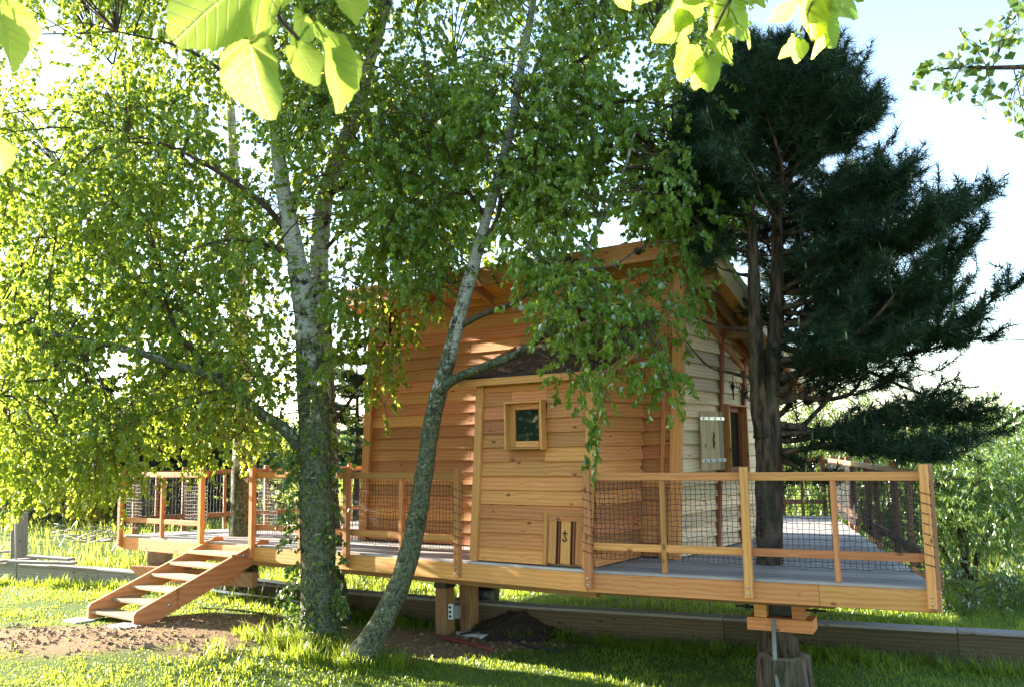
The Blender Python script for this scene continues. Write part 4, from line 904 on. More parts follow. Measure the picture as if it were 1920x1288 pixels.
for (x0, x1, y0, y1, Y0, Y1, nc, rad, dens) in zones:
    for _ in range(nc):
        for _try in range(8):
            px, py, Y = rg.uniform(x0, x1), rg.uniform(y0, y1), rg.uniform(Y0, Y1)
            if not any(((px - h[0]) / (h[2] + 12)) ** 2 + ((py - h[1]) / (h[3] + 12)) ** 2 < 1 for h in holes): break
        else: continue
        c = at(px, py, Y); r = rad * rg.uniform(.6, 1.15)
        dd = np.linalg.norm((SK - c) * np.array([1, 1, .8]), axis=1) + np.where(SK[:, 2] > c[2] + .4, .8, 0); j = int(np.argmin(dd)); key = SKk[j]; s0 = SK[j]
        # a branchlet from the limb into the clump, with side shoots
        mid = (s0 + c) / 2 + vec(0, 0, .12 * np.linalg.norm(c - s0)) + rg.normal(0, .08, 3)
        S = spline([s0, mid, c, c + unit(c - mid) * r * .6 - Z * .1], 12); tube(mbs[key], S, np.linspace(.008 + .004 * dd[j], .003, 12), 5, cap=False)
        nt = int((21 if Y0 > 9.3 else 26) * dens * (r / .5 / (1.3 if Y0 > 9.3 else 1)) ** 1.6) + 3
        o = rg.normal(size=(nt, 3)); o /= np.linalg.norm(o, axis=1)[:, None]; o *= (rg.uniform(0, 1, (nt, 1)) ** .45) * r * np.array([1, 1, .85])
        base = c + o
        # sky gaps stay open
        keep = np.ones(nt, bool)
        vv0 = base - C_O; zz0 = vv0 @ C_FW; qx = W_PX / 2 + F_PX * (vv0 @ C_RT) / zz0; qy = H_PX / 2 - F_PX * (vv0 @ C_UP) / zz0
        for h in holes: keep &= ~((((qx - h[0]) / h[2]) ** 2 + ((qy + 20 - h[1]) / h[3]) ** 2 < .8) & (rg.random(nt) > .15))
        nearer = zz0 < 12.3; dm = np.min(np.hypot(qx[:, None] - CLR[None, :, 0], (qy[:, None] + 14 - CLR[None, :, 1]) * .8), axis=1); keep &= ~((dm < 36) & nearer & (rg.random(nt) > .10))
        base = base[keep]; o = o[keep]; nt = len(base)
        if nt == 0: continue
        d0 = o / (np.linalg.norm(o, axis=1)[:, None] + 1e-6) * .8 + rg.normal(0, .35, (nt, 3)) + np.array([0, 0, -.1]); d0 /= np.linalg.norm(d0, axis=1)[:, None]
        twigs(mbl[key], mbt[key], base, d0, rg.uniform(.2, .46, nt), rg, nl=15, ls=(.048, .086), a0=np.clip(rg.normal(.5, .28, nt), 0, 1))
        for b in base[::4]:
            m_ = (S[8] + b) / 2 + rg.normal(0, .04, 3); tube(mbs[key], [S[8], m_, b], [.005, .004, .0025], 3, cap=False)
# hanging strands before the cabin and at the far left
for (px, py, Y, L, n_) in ((1128, 720, 8.75, 1.0, 3), (1130, 760, 8.75, .75, 2), (1120, 690, 8.8, .5, 4), (1235, 660, 8.7, .5, 5), (38, 880, 12.2, .8, 8), (85, 900, 12.2, .5, 6), (150, 905, 12.4, .5, 6), (200, 880, 12.3, .5, 6), (372, 825, 12.0, .5, 6), (318, 810, 12.2, .4, 4), (975, 470, 9.3, .7, 7), (1010, 480, 9.3, .6, 6), (740, 620, 11.4, .8, 5), (700, 640, 11.4, .9, 5), (1270, 420, 9.5, .9, 7), (1300, 460, 9.5, .9, 6), (1330, 380, 9.6, .7, 5)):
    c = at(px, py, Y); b = c + rg.normal(0, .05, (n_, 3)); d0 = rg.normal(0, .35, (n_, 3)) + np.array([0, 0, -.8]); d0 /= np.linalg.norm(d0, axis=1)[:, None]
    key = 'B' if px > 600 else 'C'
    j = int(np.argmin(np.linalg.norm(SK - c, axis=1))); tube(mbs[key], spline([SK[j], (SK[j] + c) / 2 + Z * .15, c], 8), np.linspace(.012, .004, 8), 5, cap=False)
    twigs(mbl[key], mbt[key], b, d0, np.full(n_, L) * rg.uniform(.7, 1.05, n_), rg, nl=int(30 * L) + 8, ls=(.05, .085), droop=1.3)
for k, t in BT.items():
    [tag(o_, kind='stuff') for o_ in (mbs[k].build('branchlets', M['twig'], t), mbt[k].build('twigs', M['twig'], t, sm=False), mbl[k].build('crown', M['birch_leaf'], t, sm=False))]
NLEAF = sum(m.n for m in mbl.values()) // 4
# ivy on the mossy trunk
ivl = MB(); S = spline(path(defs['A'][0][:7]), 200); n_ = 900
k_ = rg.integers(2, 175, n_); th = rg.uniform(0, 2 * math.pi, n_); kz = k_ / 175
keep = rg.random(n_) < np.where(th % (2 * math.pi) > 2.2, .95, .35) ; k_ = k_[keep]; th = th[keep]; m = len(k_)
rr = .225 + rg.exponential(.05, m); P = S[k_] + np.stack([np.cos(th) * rr, np.sin(th) * rr, rg.normal(0, .03, m)], -1)
out = np.stack([np.cos(th), np.sin(th), th * 0], -1)
leaves(ivl, P, out * .4 + rdir(m, rg) * .5 + np.array([0, 0, -.7]), out + rdir(m, rg) * .5, rg.uniform(.04, .085, m), rg.uniform(.045, .08, m), rg.uniform(0, 1, m), .1)
stm = MB()
for c_ in range(5):
    a0 = rg.uniform(0, 6.28); kk2 = np.arange(2, 120, 6); a_ = a0 + np.cumsum(rg.normal(0, .15, len(kk2)))
    tube(stm, S[kk2] + np.stack([np.cos(a_) * .222, np.sin(a_) * .222, a_ * 0], -1), np.linspace(.012, .005, len(kk2)), 5)
# sprays standing off the trunk, left and right
nb = 44; zz = rg.uniform(.5, 2.6, nb); kk3 = np.array([int(np.argmin(np.abs(S[:, 2] - z_))) for z_ in zz]); sd2 = np.where(rg.random(nb) < .62, -1, 1)
b = S[kk3] + np.stack([sd2 * .17, rg.normal(-.12, .06, nb), rg.normal(0, .04, nb)], -1); d0 = np.stack([sd2 * .8, rg.normal(-.3, .3, nb), rg.normal(.25, .3, nb)], -1); d0 /= np.linalg.norm(d0, axis=1)[:, None]
twigs(ivl, stm, b, d0, rg.uniform(.18, .42, nb), rg, nl=14, ls=(.045, .08), droop=1.1, wr=.9)
ivy = thing('ivy_plant', tuple(S[0] + Z * .1), 'ivy clinging to the thick mossy birch trunk', 'ivy'); ivl.build('foliage', M['ivy_leaf'], ivy, sm=False); stm.build('stems', M['twig'], ivy)

# ------------------------------------------------------------------ pine in the deck
rg = np.random.default_rng(33)
pine = tree('pine_tree', (2.74, 9.85), 'dark dense pine growing through the deck beside the end wall')
PT = vec(2.74, 9.86, 0)
pth = [at(1450, 1240, 9.9), at(1444, 1060, 9.9), at(1441, 900, 9.9), at(1440, 800, 9.9), at(1446, 700, 9.95), at(1455, 600, 10.0), at(1458, 450, 10.0), at(1452, 300, 10.0), at(1447, 180, 10.0), at(1443, 75, 10.0)]
S1, r1 = trunk_obj(pth, [.17, .148, .142, .135, .095, .085, .07, .05, .03, .012], 'pine_bark', pine, 18, 80, .11)
pth2 = [at(1430, 820, 9.85), at(1420, 720, 9.82), at(1416, 600, 9.8), at(1410, 450, 9.8), at(1400, 300, 9.8), at(1392, 200, 9.8)]
S2, r2 = trunk_obj(pth2, [.10, .085, .075, .06, .04, .012], 'pine_bark', pine, 14, 50, .11)
mbn, mbb, mbc = MB(), MB(), MB()
def tuft(mb, p, d, n, L, rg, r=.0022, spread=.85):
    """needles round a shoot of direction d"""
    d = unit(d); s = rg.uniform(-.16, .03, n); base = p + d * s[:, None]
    A = d * rg.uniform(.35, 1.0, (n, 1)) + rdir(n, rg) * spread; A /= np.linalg.norm(A, axis=1)[:, None]
    ln = rg.uniform(.6, 1.1, (n, 1)) * L; sd = np.cross(A, rdir(n, rg)); sd /= np.linalg.norm(sd, axis=1)[:, None] + 1e-9
    V_ = np.stack([base - sd * r, base + sd * r, base + A * ln - Z * ln * .06], 1).reshape(-1, 3); i = np.arange(n)[:, None] * 3
    mb.add(V_, None, i + np.array([[0, 1, 2]]), np.repeat(np.clip(rg.uniform(0, 1) * .5 + rg.uniform(0, .5, n), 0, 1), 3))
def candle(mb, p, L=.09, r=.011): tube(mb, [p, p + Z * L * .6, p + Z * L], [r, r * 1.0, r * .3], 5)
def prof(z):   # crown radius by height above ground
    return float(np.interp(z, [1.9, 2.3, 2.9, 3.5, 4.2, 5.0, 5.8, 6.4, 6.9, 7.3], [1.4, 2.45, 2.75, 2.55, 2.3, 2.0, 1.5, .78, .42, .12]))
def pine_limb(s, az, L, el, dens, rg, needles=42):
    d = vec(math.cos(az) * math.cos(el), math.sin(az) * math.cos(el), math.sin(el)); pts = [s]; dd = d.copy(); n = 7
    for k in range(n):
        dd = unit(dd + vec(0, 0, .05 + .05 * k / n) + rg.normal(0, .19, 3)); pts.append(pts[-1] + dd * L / n)
    S = spline(pts, 18); r0 = .010 + .012 * L; tube(mbb, S, np.linspace(r0, .006, 18), 6, .12, 9)
    for k in range(3, 18):
        if rg.random() > .80: continue
        f = k / 17
        for s_ in (-1, 1):
            if rg.random() > dens + .1: continue
            l2 = L * rg.uniform(.16, .36) * (1.15 - f * .7) + .08; t = unit(S[min(k + 1, 17)] - S[k - 1]); side = unit(np.cross(t, Z)) * s_
            d2 = unit(t * .7 + side * .9 + vec(0, 0, rg.uniform(-.1, .35))); e = S[k] + d2 * l2 + vec(0, 0, .10 * l2)
            m_ = S[k] + d2 * l2 * .5 - vec(0, 0, .02); S3 = spline([S[k], m_, e], 6); tube(mbb, S3, np.linspace(.007, .004, 6), 4, cap=False)
            if f > .15 or rg.random() < .6:
                for g in range(2, 6):
                    if rg.random() < .35 + .6 * f: tuft(mbn, S3[g], S3[g] - S3[g - 1] + vec(0, 0, .03), needles, .155, rg, .0046)
                    if rg.random() < .75 * dens:
                        e2 = S3[g] + unit(rdir(1, rg)[0] + d2 + vec(0, 0, .4)) * rg.uniform(.10, .24); tube(mbb, [S3[g], e2], [.004, .003], 3, cap=False); tuft(mbn, e2, e2 - S3[g], needles, .155, rg, .0046)
                if rg.random() < .13: candle(mbc, e)
    tuft(mbn, S[-1], S[-1] - S[-3], needles + 20, .10, rg); tuft(mbn, S[-3], S[-3] - S[-5], needles, .10, rg)
def trunk_point(S, z): return S[int(np.argmin(np.abs(S[:, 2] - z)))]
z_ = 2.35
while z_ < 6.85:
    nb_ = 6 if z_ < 6.2 else 5; a0 = rg.uniform(0, 6.28)
    for k in range(nb_):
        az = a0 + k * 2 * math.pi / nb_ + rg.normal(0, .25); toward = math.cos(az - math.atan2(.578, -.816))   # cabin side grows short
        R_ = prof(z_) * rg.uniform(.72, 1.06); lowdens = float(np.interp(z_, [2.2, 3.0, 3.8], [.32, .75, .98])) * (.16 if (z_ < 5.0 and math.cos(az - R(200)) > .05) else 1)
        if math.cos(az - math.pi) > .2: R_ = min(R_, .95 if z_ < 5.6 else .6)
        if z_ < 3.3 and rg.random() < .3: continue
        if z_ < 4.45 and math.cos(az - R(188)) > -.42:
            R_ = min(R_, .85)
            if z_ < 3.9 or rg.random() < .85: continue
        S_ = S1 if (math.cos(az) > -.2 or z_ > 6.3) else S2
        el = float(np.interp(z_, [2.3, 4.5, 7.2], [-.04, .12, .65])) + rg.normal(0, .1)
        pine_limb(trunk_point(S_, z_), az, R_, el, lowdens, rg)
    z_ += rg.uniform(.17, .25)
for tp in (S1[-1], S2[-1]):
    for k in range(10): tuft(mbn, tp - Z * .07 * k, Z + rdir(1, rg)[0] * .6, 70, .10, rg)
    candle(mbc, tp, .16, .016)
# long low boughs reaching right
for (zz_, az, L) in ((2.75, -.05, 2.9), (2.95, .25, 2.6), (2.6, .35, 2.3), (3.25, -.12, 2.7), (2.35, -.30, 1.9), (2.45, 0.05, 2.2), (3.6, 0.1, 2.4), (3.45, -0.28, 2.2), (3.85, 0.3, 2.3), (3.1, 0.15, 2.5)): pine_limb(trunk_point(S1, zz_), az, L, -.02, .75, rg)
for (zz_, az, L) in ((3.25, 2.75, 1.0), (3.75, 2.6, 1.1)): pine_limb(trunk_point(S2, zz_), az, L, .05, -.1, rg, 14)
mbb.build('branches', M['pine_bark'], pine); mbn.build('crown', M['needle'], pine, sm=False); tag(mbc.build('shoots', M['candle'], pine), kind='stuff')
# ------------------------------------------------------------------ trees behind
def cloud_tree(name, base, H, Rr, label, mat, cat='tree', group=None, n=900, ls=(.06, .11), stems=5, droop=.6, lowest=.25, seed=1, nl=12, wr=.5, tl=(.3, .7), clumps=40, stem_r=.06, rnd=1.0):
    rg = np.random.default_rng(seed); b = np.array([base[0], base[1], gz(base[0], base[1])]); t = thing(name, tuple(b), label, cat, group)
    st_ = MB(); ends = []
    for k in range(stems):
        a = rg.uniform(0, 6.28); e = b + vec(math.cos(a) * Rr * rg.uniform(.2, .7), math.sin(a) * Rr * rg.uniform(.2, .7), H * rg.uniform(.55, .9)); m_ = b + (e - b) * .45 + rg.normal(0, .1 * Rr, 3)
        S = spline([b + rg.normal(0, .05, 3) * vec(1, 1, 0) - Z * .1, m_, e], 14); tube(st_, S, np.linspace(stem_r, stem_r * .2, 14), 7, .12, 7); ends += [S[i] for i in (6, 8, 10, 12, 13)]
    ends = np.array(ends); L_, T_ = MB(), MB()
    cc = []
    for k in range(clumps):
        o = rdir(1, rg)[0] * rg.uniform(.35, 1) ** .6; c = b + vec(o[0] * Rr, o[1] * Rr, H * (lowest + (1 - lowest) * (o[2] * .5 + .5)));
        if c[2] > b[2] + H * .75: c[:2] = b[:2] + (c[:2] - b[:2]) * .75
        cc.append(c); j = int(np.argmin(np.linalg.norm(ends - c, axis=1))); tube(st_, spline([ends[j], (ends[j] + c) / 2 + Z * .1, c], 6), np.linspace(stem_r * .25, stem_r * .06, 6), 4, cap=False)
    cc = np.array(cc); per = max(1, n // clumps)
    for c in cc:
        o = rdir(per, rg) * (rg.uniform(0, 1, (per, 1)) ** .4) * Rr * .34 * rg.uniform(.7, 1.25); d0 = o / (np.linalg.norm(o, axis=1)[:, None] + 1e-6) + rg.normal(0, .3, (per, 3)); d0 /= np.linalg.norm(d0, axis=1)[:, None]
        twigs(L_, T_, c + o, d0, rg.uniform(tl[0], tl[1], per), rg, nl=nl, ls=ls, droop=droop, rad=.003, wr=wr)
    st_.build('trunk', M['pine_bark'], t); tag(T_.build('twigs', M['twig'], t, sm=False), kind='stuff'); tag(L_.build('crown', M[mat], t, sm=False), kind='stuff'); return t
def gp(px, Y): 
    P = at(px, 1000, Y); return (P[0], P[1])
cloud_tree('willow_shrub', gp(1805, 15.6), 2.2, 1.9, 'bright willow shrub with spreading bare stems beside the deck corner', 'willow_leaf', 'shrub', None, 1300, (.07, .12), 7, .7, .42, 2, 14, .30)
cloud_tree('willow_tree', gp(1500, 21.5), 4.0, 3.0, 'willow with a crooked pale trunk seen behind the far railing', 'willow_leaf', 'tree', 'willows behind the deck', 1300, (.09, .15), 4, 1.2, .10, 3, 14, .24, (.5, 1.1), 46, .14)
cloud_tree('willow_tree', gp(1660, 19.5), 2.75, 2.5, 'leafy willow filling the gap beyond the side railing', 'willow_leaf', 'tree', 'willows behind the deck', 1250, (.08, .14), 5, 1.0, .08, 4, 14, .26, (.4, .9), 44, .09)
cloud_tree('willow_tree', gp(1830, 27), 2.75, 3.4, 'pale round willow well beyond the willow shrub', 'willow_leaf', 'tree', 'willows behind the deck', 1000, (.12, .19), 4, .8, .06, 5, 12, .3, (.5, 1.0), 40, .12)
cloud_tree('willow_tree', gp(1960, 21), 2.5, 2.3, 'willow half hidden at the meadow edge past the shrub', 'willow_leaf', 'tree', 'willows behind the deck', 800, (.09, .15), 4, .8, .08, 6, 12, .3, (.4, .9), 36, .1)
cloud_tree('meadow_shrub', gp(1830, 13.4), .62, 1.1, 'low green weeds under the willow shrub', 'hedge_leaf', 'shrub', None, 420, (.05, .09), 6, .3, .05, 7, 12, .45, (.15, .35), 30, .012)
cloud_tree('broadleaf_tree', gp(1900, 75), 4.2, 5.5, 'hazy round tree on the far meadow edge', 'hedge_leaf', 'tree', 'far trees', 700, (.35, .6), 4, .4, .08, 8, 10, .8, (.7, 1.4), 40, .25)
cloud_tree('broadleaf_tree', gp(1760, 90), 4.2, 7.0, 'low spreading tree beyond the far willows', 'hedge_leaf', 'tree', 'far trees', 700, (.4, .7), 4, .4, .06, 9, 10, .8, (.7, 1.4), 40, .25)
cloud_tree('yellow_shrub', gp(220, 22.5), 1.75, 1.3, 'yellow-leaved shrub glowing beyond the sharp deck corner', 'yellow_leaf', 'shrub', None, 420, (.08, .13), 6, .4, .1, 10, 12, .6, (.2, .45), 30, .03)
cloud_tree('yellow_shrub', gp(268, 24.0), 1.6, 1.0, 'smaller yellow shrub seen through the corner netting', 'yellow_leaf', 'shrub', None, 260, (.08, .13), 5, .4, .1, 11, 12, .6, (.2, .45), 22, .03)
cloud_tree('green_bush', gp(60, 24), 2.6, 2.4, 'leafy green bush in front of the red shed', 'hedge_leaf', 'bush', None, 800, (.08, .14), 5, .5, .1, 12, 12, .6, (.3, .6), 36, .05)
for i, (px, Y, H, Rr, lab) in enumerate(((530, 95, 4.2, 7, 'far rounded hedge tree seen left of the ivy-clad trunk'), (640, 105, 4.4, 8, 'far hedge tree seen past the cabin corner'), (420, 85, 4.0, 7, 'far hedge tree behind the dark spruce'), (180, 70, 5.5, 7, 'far tree rising behind the red shed'), (1010, 120, 4.2, 10, 'far hedge tree hidden mostly by the cabin'), (20, 60, 6, 6, 'far tree beyond the left meadow'), (780, 118, 4, 9, 'far hedge tree low behind the cabin'))):
    cloud_tree('hedge_tree', gp(px, Y), H, Rr, lab, 'hedge_leaf', 'tree', 'far trees', 500, (.45, .8), 3, .3, .02, 20 + i, 10, .8, (.7, 1.5), 34, .2)
def conifer(name, base, H, Rr, label, seed, low=.3, droop=-.25, mat='spruce', whorl=.26, nb=7, needles=40, L=.07, prof_=None, hang=True):
    rg = np.random.default_rng(seed); b = np.array([base[0], base[1], gz(base[0], base[1])]); t = thing(name, tuple(b), label, 'tree')
    tr = MB(); tube(tr, spline([b - Z * .1, b + Z * H * .5 + rg.normal(0, .05, 3), b + Z * H], 20), np.linspace(.055 * math.sqrt(H), .01, 20), 10, .1, 8); tr.build('trunk', M['pine_bark'], t)
    B_, N_ = MB(), MB(); z = low
    while z < H - .1:
        f = (z - low) / (H - low); Rz = Rr * (1 - f) ** .8 if prof_ is None else Rr * prof_(f)
        for k in range(nb):
            az = rg.uniform(0, 6.28); l = Rz * rg.uniform(.6, 1.1); d = vec(math.cos(az), math.sin(az), 0); s = b + Z * min(H - .05, max(low * .8, z + rg.uniform(-.28, .28))); drp = droop + rg.normal(0, .16)
            S = spline([s, s + d * l * .5 + Z * drp * l * .35 + rg.normal(0, .05, 3) * l, s + d * l + Z * drp * l * .8 + Z * .08 * l], 10); tube(B_, S, np.linspace(.010 + .008 * l, .004, 10), 4, cap=False)
            for q in range(2, 10):
                for s_ in (-1, 1):
                    sd = unit(np.cross(d, Z)) * s_; l2 = l * .30 * (1.2 - q / 10) + .10
                    e = S[q] + (sd * .8 + d * .5) * l2 + Z * (-.45 if hang else .1) * l2
                    tube(B_, [S[q], e], [.005, .003], 3, cap=False)
                    for g in (.4, .75, 1.0): tuft(N_, S[q] + (e - S[q]) * g, e - S[q], needles, L, rg, .0075, .7)
                    if hang and rg.random() < .6:
                        e2 = S[q] + vec(0, 0, -rg.uniform(.15, .4)) + rg.normal(0, .04, 3); tube(B_, [S[q], e2], [.004, .002], 3, cap=False)
                        for g in (.3, .6, 1.0): tuft(N_, S[q] + (e2 - S[q]) * g, e2 - S[q], needles, L, rg, .0075, .6)
                tuft(N_, S[q], S[q] - S[q - 1], needles, L, rg, .0075, .7)
        z += whorl * rg.uniform(.8, 1.25)
    B_.build('branches', M['pine_bark'], t); N_.build('crown', M[mat], t, sm=False); return t
conifer('spruce_tree', gp(335, 24.5), 4.9, 3.7, 'dark drooping spruce behind the rear railing', 41, 0.75, -.30, whorl=.26, nb=12, needles=10, L=.16)
conifer('spruce_tree', gp(165, 24), 4.0, 2.2, 'dark spruce standing before the red shed', 42, 1.4, -.2, whorl=.34, nb=7, needles=18, L=.1)
conifer('small_pine', gp(668, 21.0), 4.6, 1.5, 'young pine peeping out beside the cabin corner', 43, 1.9, .12, 'needle', .36, 6, 20, .12, lambda f: (1 - f) ** .5, False)
conifer('small_pine', gp(850, 20.5), 6.6, 2.0, 'pine whose dark top shows above the cabin roof', 44, 3.0, .12, 'needle', .36, 7, 17, .13, lambda f: (1 - f) ** .5, False)

# ------------------------------------------------------------------ branches close to the camera
def lime_leaf_mesh(rg):
    n = 44; th = np.linspace(0, 2 * math.pi, n, endpoint=False)
    # heart outline, tip at +x
    x = []; y = []; rg0 = rg.uniform(0, 6)
    for a in th:
        r = 1.0 + .10 * math.cos(2 * a) ; px = math.cos(a); py = math.sin(a)
        tip = math.exp(-(min(a, 2 * math.pi - a) / .28) ** 2) * .30; notch = math.exp(-((a - math.pi) / .30) ** 2) * .30
        rr_ = r * (1 + .05 * math.sin(a * 3 + rg0) + .03 * math.sin(a * 5 + rg0 * 2)) + tip - notch + .022 * (1 if int(a / (2 * math.pi) * n) % 2 else -1)
        x.append(px * rr_ * .5 + .42); y.append(py * rr_ * .47)
    x, y = np.array(x), np.array(y); c1, c2, c3 = rg.uniform(.2, .7), rg.uniform(-.3, .6), rg.uniform(-.6, .6)
    def zf(X, Y_): return np.abs(Y_) * c1 * .6 - (X - .4) ** 2 * c2 + Y_ * X * c3 * .5 + .03 * np.sin(X * 16 + np.abs(Y_) * 14) + .03 * np.sin(Y_ * 11 + c3 * 9)
    rings = [(np.full(1, .1), np.zeros(1))]
    V_ = [[.06, 0, 0.0]]; 
    mid = .55
    V_ += [[.06 + (a - .06) * mid, b * mid, zf(.06 + (a - .06) * mid, b * mid)] for a, b in zip(x, y)]; V_ += [[a, b, zf(a, b)] for a, b in zip(x, y)]
    q = [[1 + i, 1 + n + i, 1 + n + (i + 1) % n, 1 + (i + 1) % n] for i in range(n)]; t = [[0, 1 + i, 1 + (i + 1) % n] for i in range(n)]
    m = MB(); m.add(V_, q, t, np.full(len(V_), rg.uniform(0, 1))); return m.mesh('leaf', M['lime_leaf'])
def lime_branch(label, stem, lv, dist, seed):
    rg = np.random.default_rng(seed); root = at(*stem[0]); t = thing('lime_branch', tuple(root), label, 'branch')
    S = spline([at(*s) for s in stem], 30); m = MB(); tube(m, S, np.linspace(.006, .0025, 30), 7); m.build('twig', M['twig'], t, org=S[0])
    ms = [lime_leaf_mesh(rg) for _ in range(9)]
    for i, (x, y, dY, size, ang, tilt, roll) in enumerate(lv):
        # x,y: leaf centre; ang: tip direction (deg, clockwise from right, as it hangs); tilt: turn away about the midrib
        Yd = dist + dY; c = at(x, y, Yd); L = size / F_PX * Yd; a = R(ang)
        tip = C_RT * math.cos(a) - C_UP * math.sin(a); tip = unit(tip + C_FW * math.sin(R(roll))); nn = unit(-C_FW - tip * ((-C_FW) @ tip)); sd = np.cross(nn, tip)
        nn = unit(nn * math.cos(R(tilt)) + sd * math.sin(R(tilt))); sd = np.cross(nn, tip); o = bpy.data.objects.new('leaf', ms[i % 9]); b = c - tip * L * .45
        put(o, Matrix(((tip[0] * L, sd[0] * L, nn[0] * L, b[0]), (tip[1] * L, sd[1] * L, nn[1] * L, b[1]), (tip[2] * L, sd[2] * L, nn[2] * L, b[2]), (0, 0, 0, 1))), t)
        j = int(np.argmin(np.linalg.norm(S - b, axis=1) + .3 * np.abs(S[:, 2] - b[2] - .03)))
        m = MB(); e = b + tip * L * .06; tube(m, spline([S[j], (S[j] + e) / 2 + vec(0, 0, .008), e], 8), .0014, 5); m.build('leaf_stalk', M['lime_leaf'], t, org=S[j])
    return t
lime_branch('near lime branch with large sunlit leaves hanging over the steps side', [(700, -260, 1.15), (640, -120, 1.1), (560, -40, 1.05), (520, 20, 1.0), (560, 75, 1.0)],
    [(425, -8, -.08, 235, 148, 10, 10), (478, 138, 0, 140, 84, -8, 14), (572, 116, .03, 78, 60, 18, 5), (566, 58, .05, 78, 98, 58, 0), (618, 108, -.02, 165, 66, 72, 0), (498, 50, .02, 44, 170, 40, 10), (655, 2, .02, 80, 75, 30, 0), (610, -30, .1, 90, 20, 30, 0), (540, -45, .06, 100, 110, 30, 5)], 1.0, 61)
lime_branch('lime twig dangling at the far left edge over the bushes', [(-120, -160, 1.1), (-60, -60, 1.05), (-20, 10, 1.0), (-15, 120, 1.0), (-18, 240, 1.0)],
    [(14, 48, 0, 130, 70, 66, 0), (-2, 285, 0, 62, 80, 40, 0), (-60, 90, .05, 120, 120, 20, 0), (-50, 200, .05, 110, 110, 30, 10)], 1.0, 62)
lime_branch('lime branch with young leaves hanging over the pine top', [(1600, -260, 1.9), (1520, -140, 1.8), (1430, -60, 1.75), (1370, 0, 1.7), (1330, 80, 1.7)],
    [(1282, 12, 0, 84, 110, 20, 0), (1262, 52, .02, 70, 150, 10, 10), (1285, 110, 0, 74, 105, 22, 0), (1345, 90, -.02, 70, 60, 40, 0), (1330, 135, 0, 62, 85, -30, 0), (1378, 25, .03, 86, 75, -50, 0), (1310, 140, .02, 48, 100, 20, 0), (1395, 60, .02, 50, 50, 55, 0), (1352, 60, .05, 56, 120, -45, 0), (1300, -20, .05, 90, 130, 20, 0), (1330, 20, .04, 66, 90, 60, 0), (1400, -10, .0, 70, 40, 35, 0), (1160, -6, .02, 56, 60, 30, 0), (1215, -35, .05, 80, 120, 30, 0)], 1.7, 63)
lime_branch('small lime spray with leaves crumpled together against the open sky', [(1700, -220, 1.9), (1620, -110, 1.85), (1550, -40, 1.8), (1520, 10, 1.75), (1500, 60, 1.75)],
    [(1520, 25, 0, 92, 92, 22, 0), (1548, 40, .02, 80, 80, -50, 0), (1498, 92, 0, 42, 100, 5, 0), (1480, 88, .02, 44, 120, 50, 0), (1535, 72, .02, 60, 95, 40, 0), (1580, 5, .03, 66, 45, -60, 0), (1515, -25, .04, 80, 60, 30, 0), (1475, 15, .03, 70, 140, 68, 0), (1602, -4, .0, 30, 30, 20, 0)], 1.75, 64)
cloud_tree('lime_tree', (-13.0, 5.2), 8.0, 4.0, 'leafy lime tree mirrored in the annex window', 'hedge_leaf', 'tree', None, 900, (.16, .26), 4, .5, .12, 77, 12, .9, (.5, 1.0), 60, .2)
# poplar branch, top right
rg = np.random.default_rng(71); pr_ = tree('poplar_tree', (5.2, 5.0), 'poplar branch with round glossy leaves reaching in from beside the sky'); mb = MB(); T_ = MB(); L_ = MB()
mainS = limb(mb, [at(2500, 700, 5.4), at(2350, 200, 5.3), at(2150, 120, 5.2), at(1990, 122, 5.1), at(1900, 127, 5.0), at(1800, 128, 5.0), at(1740, 132, 5.0)], .035, .003, 30, 6)
tk_ = [vec(at(2500, 700, 5.4)[0], 5.4, gz(at(2500, 700, 5.4)[0], 5.4) - .1), at(2500, 700, 5.4), at(2500, -200, 5.4), at(2480, -900, 5.4)]
m2 = MB(); tube(m2, spline(tk_, 20), np.linspace(.14, .05, 20), 12, .1, 6); m2.build('trunk', M['pine_bark'], pr_)
subs = [((1850, 128), (1835, 100), (1800, 60)), ((1850, 128), (1855, 160), (1840, 205)), ((1800, 128), (1790, 150), (1775, 175)), ((1930, 125), (1900, 170), (1888, 215)), ((1860, 128), (1880, 80), (1895, 20)), ((1960, 122), (1940, 60), (1905, -30)), ((1760, 130), (1740, 135), (1722, 138)), ((1800, 128), (1795, 110), (1770, 125)), ((1900, 127), (1915, 190), (1925, 235)), ((1905, 40), (1885, 60), (1872, 100)), ((2000, 120), (1960, 20), (1925, -20))]
for s_ in subs:
    S = spline([at(x, y, 5.0 + rg.normal(0, .06)) for x, y in s_], 8); tube(mb, S, np.linspace(.004, .002, 8), 4)
    n_ = 26; k = rg.integers(2, 8, n_); q = S[k] + rg.normal(0, .045, (n_, 3)); A = rdir(n_, rg) + np.array([0, 0, -.6]); sz = rg.uniform(.045, .07, n_)
    leaves(L_, q, A, rdir(n_, rg) + np.array([0, -.3, .2]), sz, sz * .95, rg.uniform(0, 1, n_), .12, .38)
    for b in q[::2]: tube(T_, [S[int(rg.integers(2, 8))], b], .0012, 3, cap=False)
mb.build('branch', M['twig'], pr_); T_.build('leaf_stalks', M['twig'], pr_); L_.build('crown', M['poplar_leaf'], pr_, sm=False)

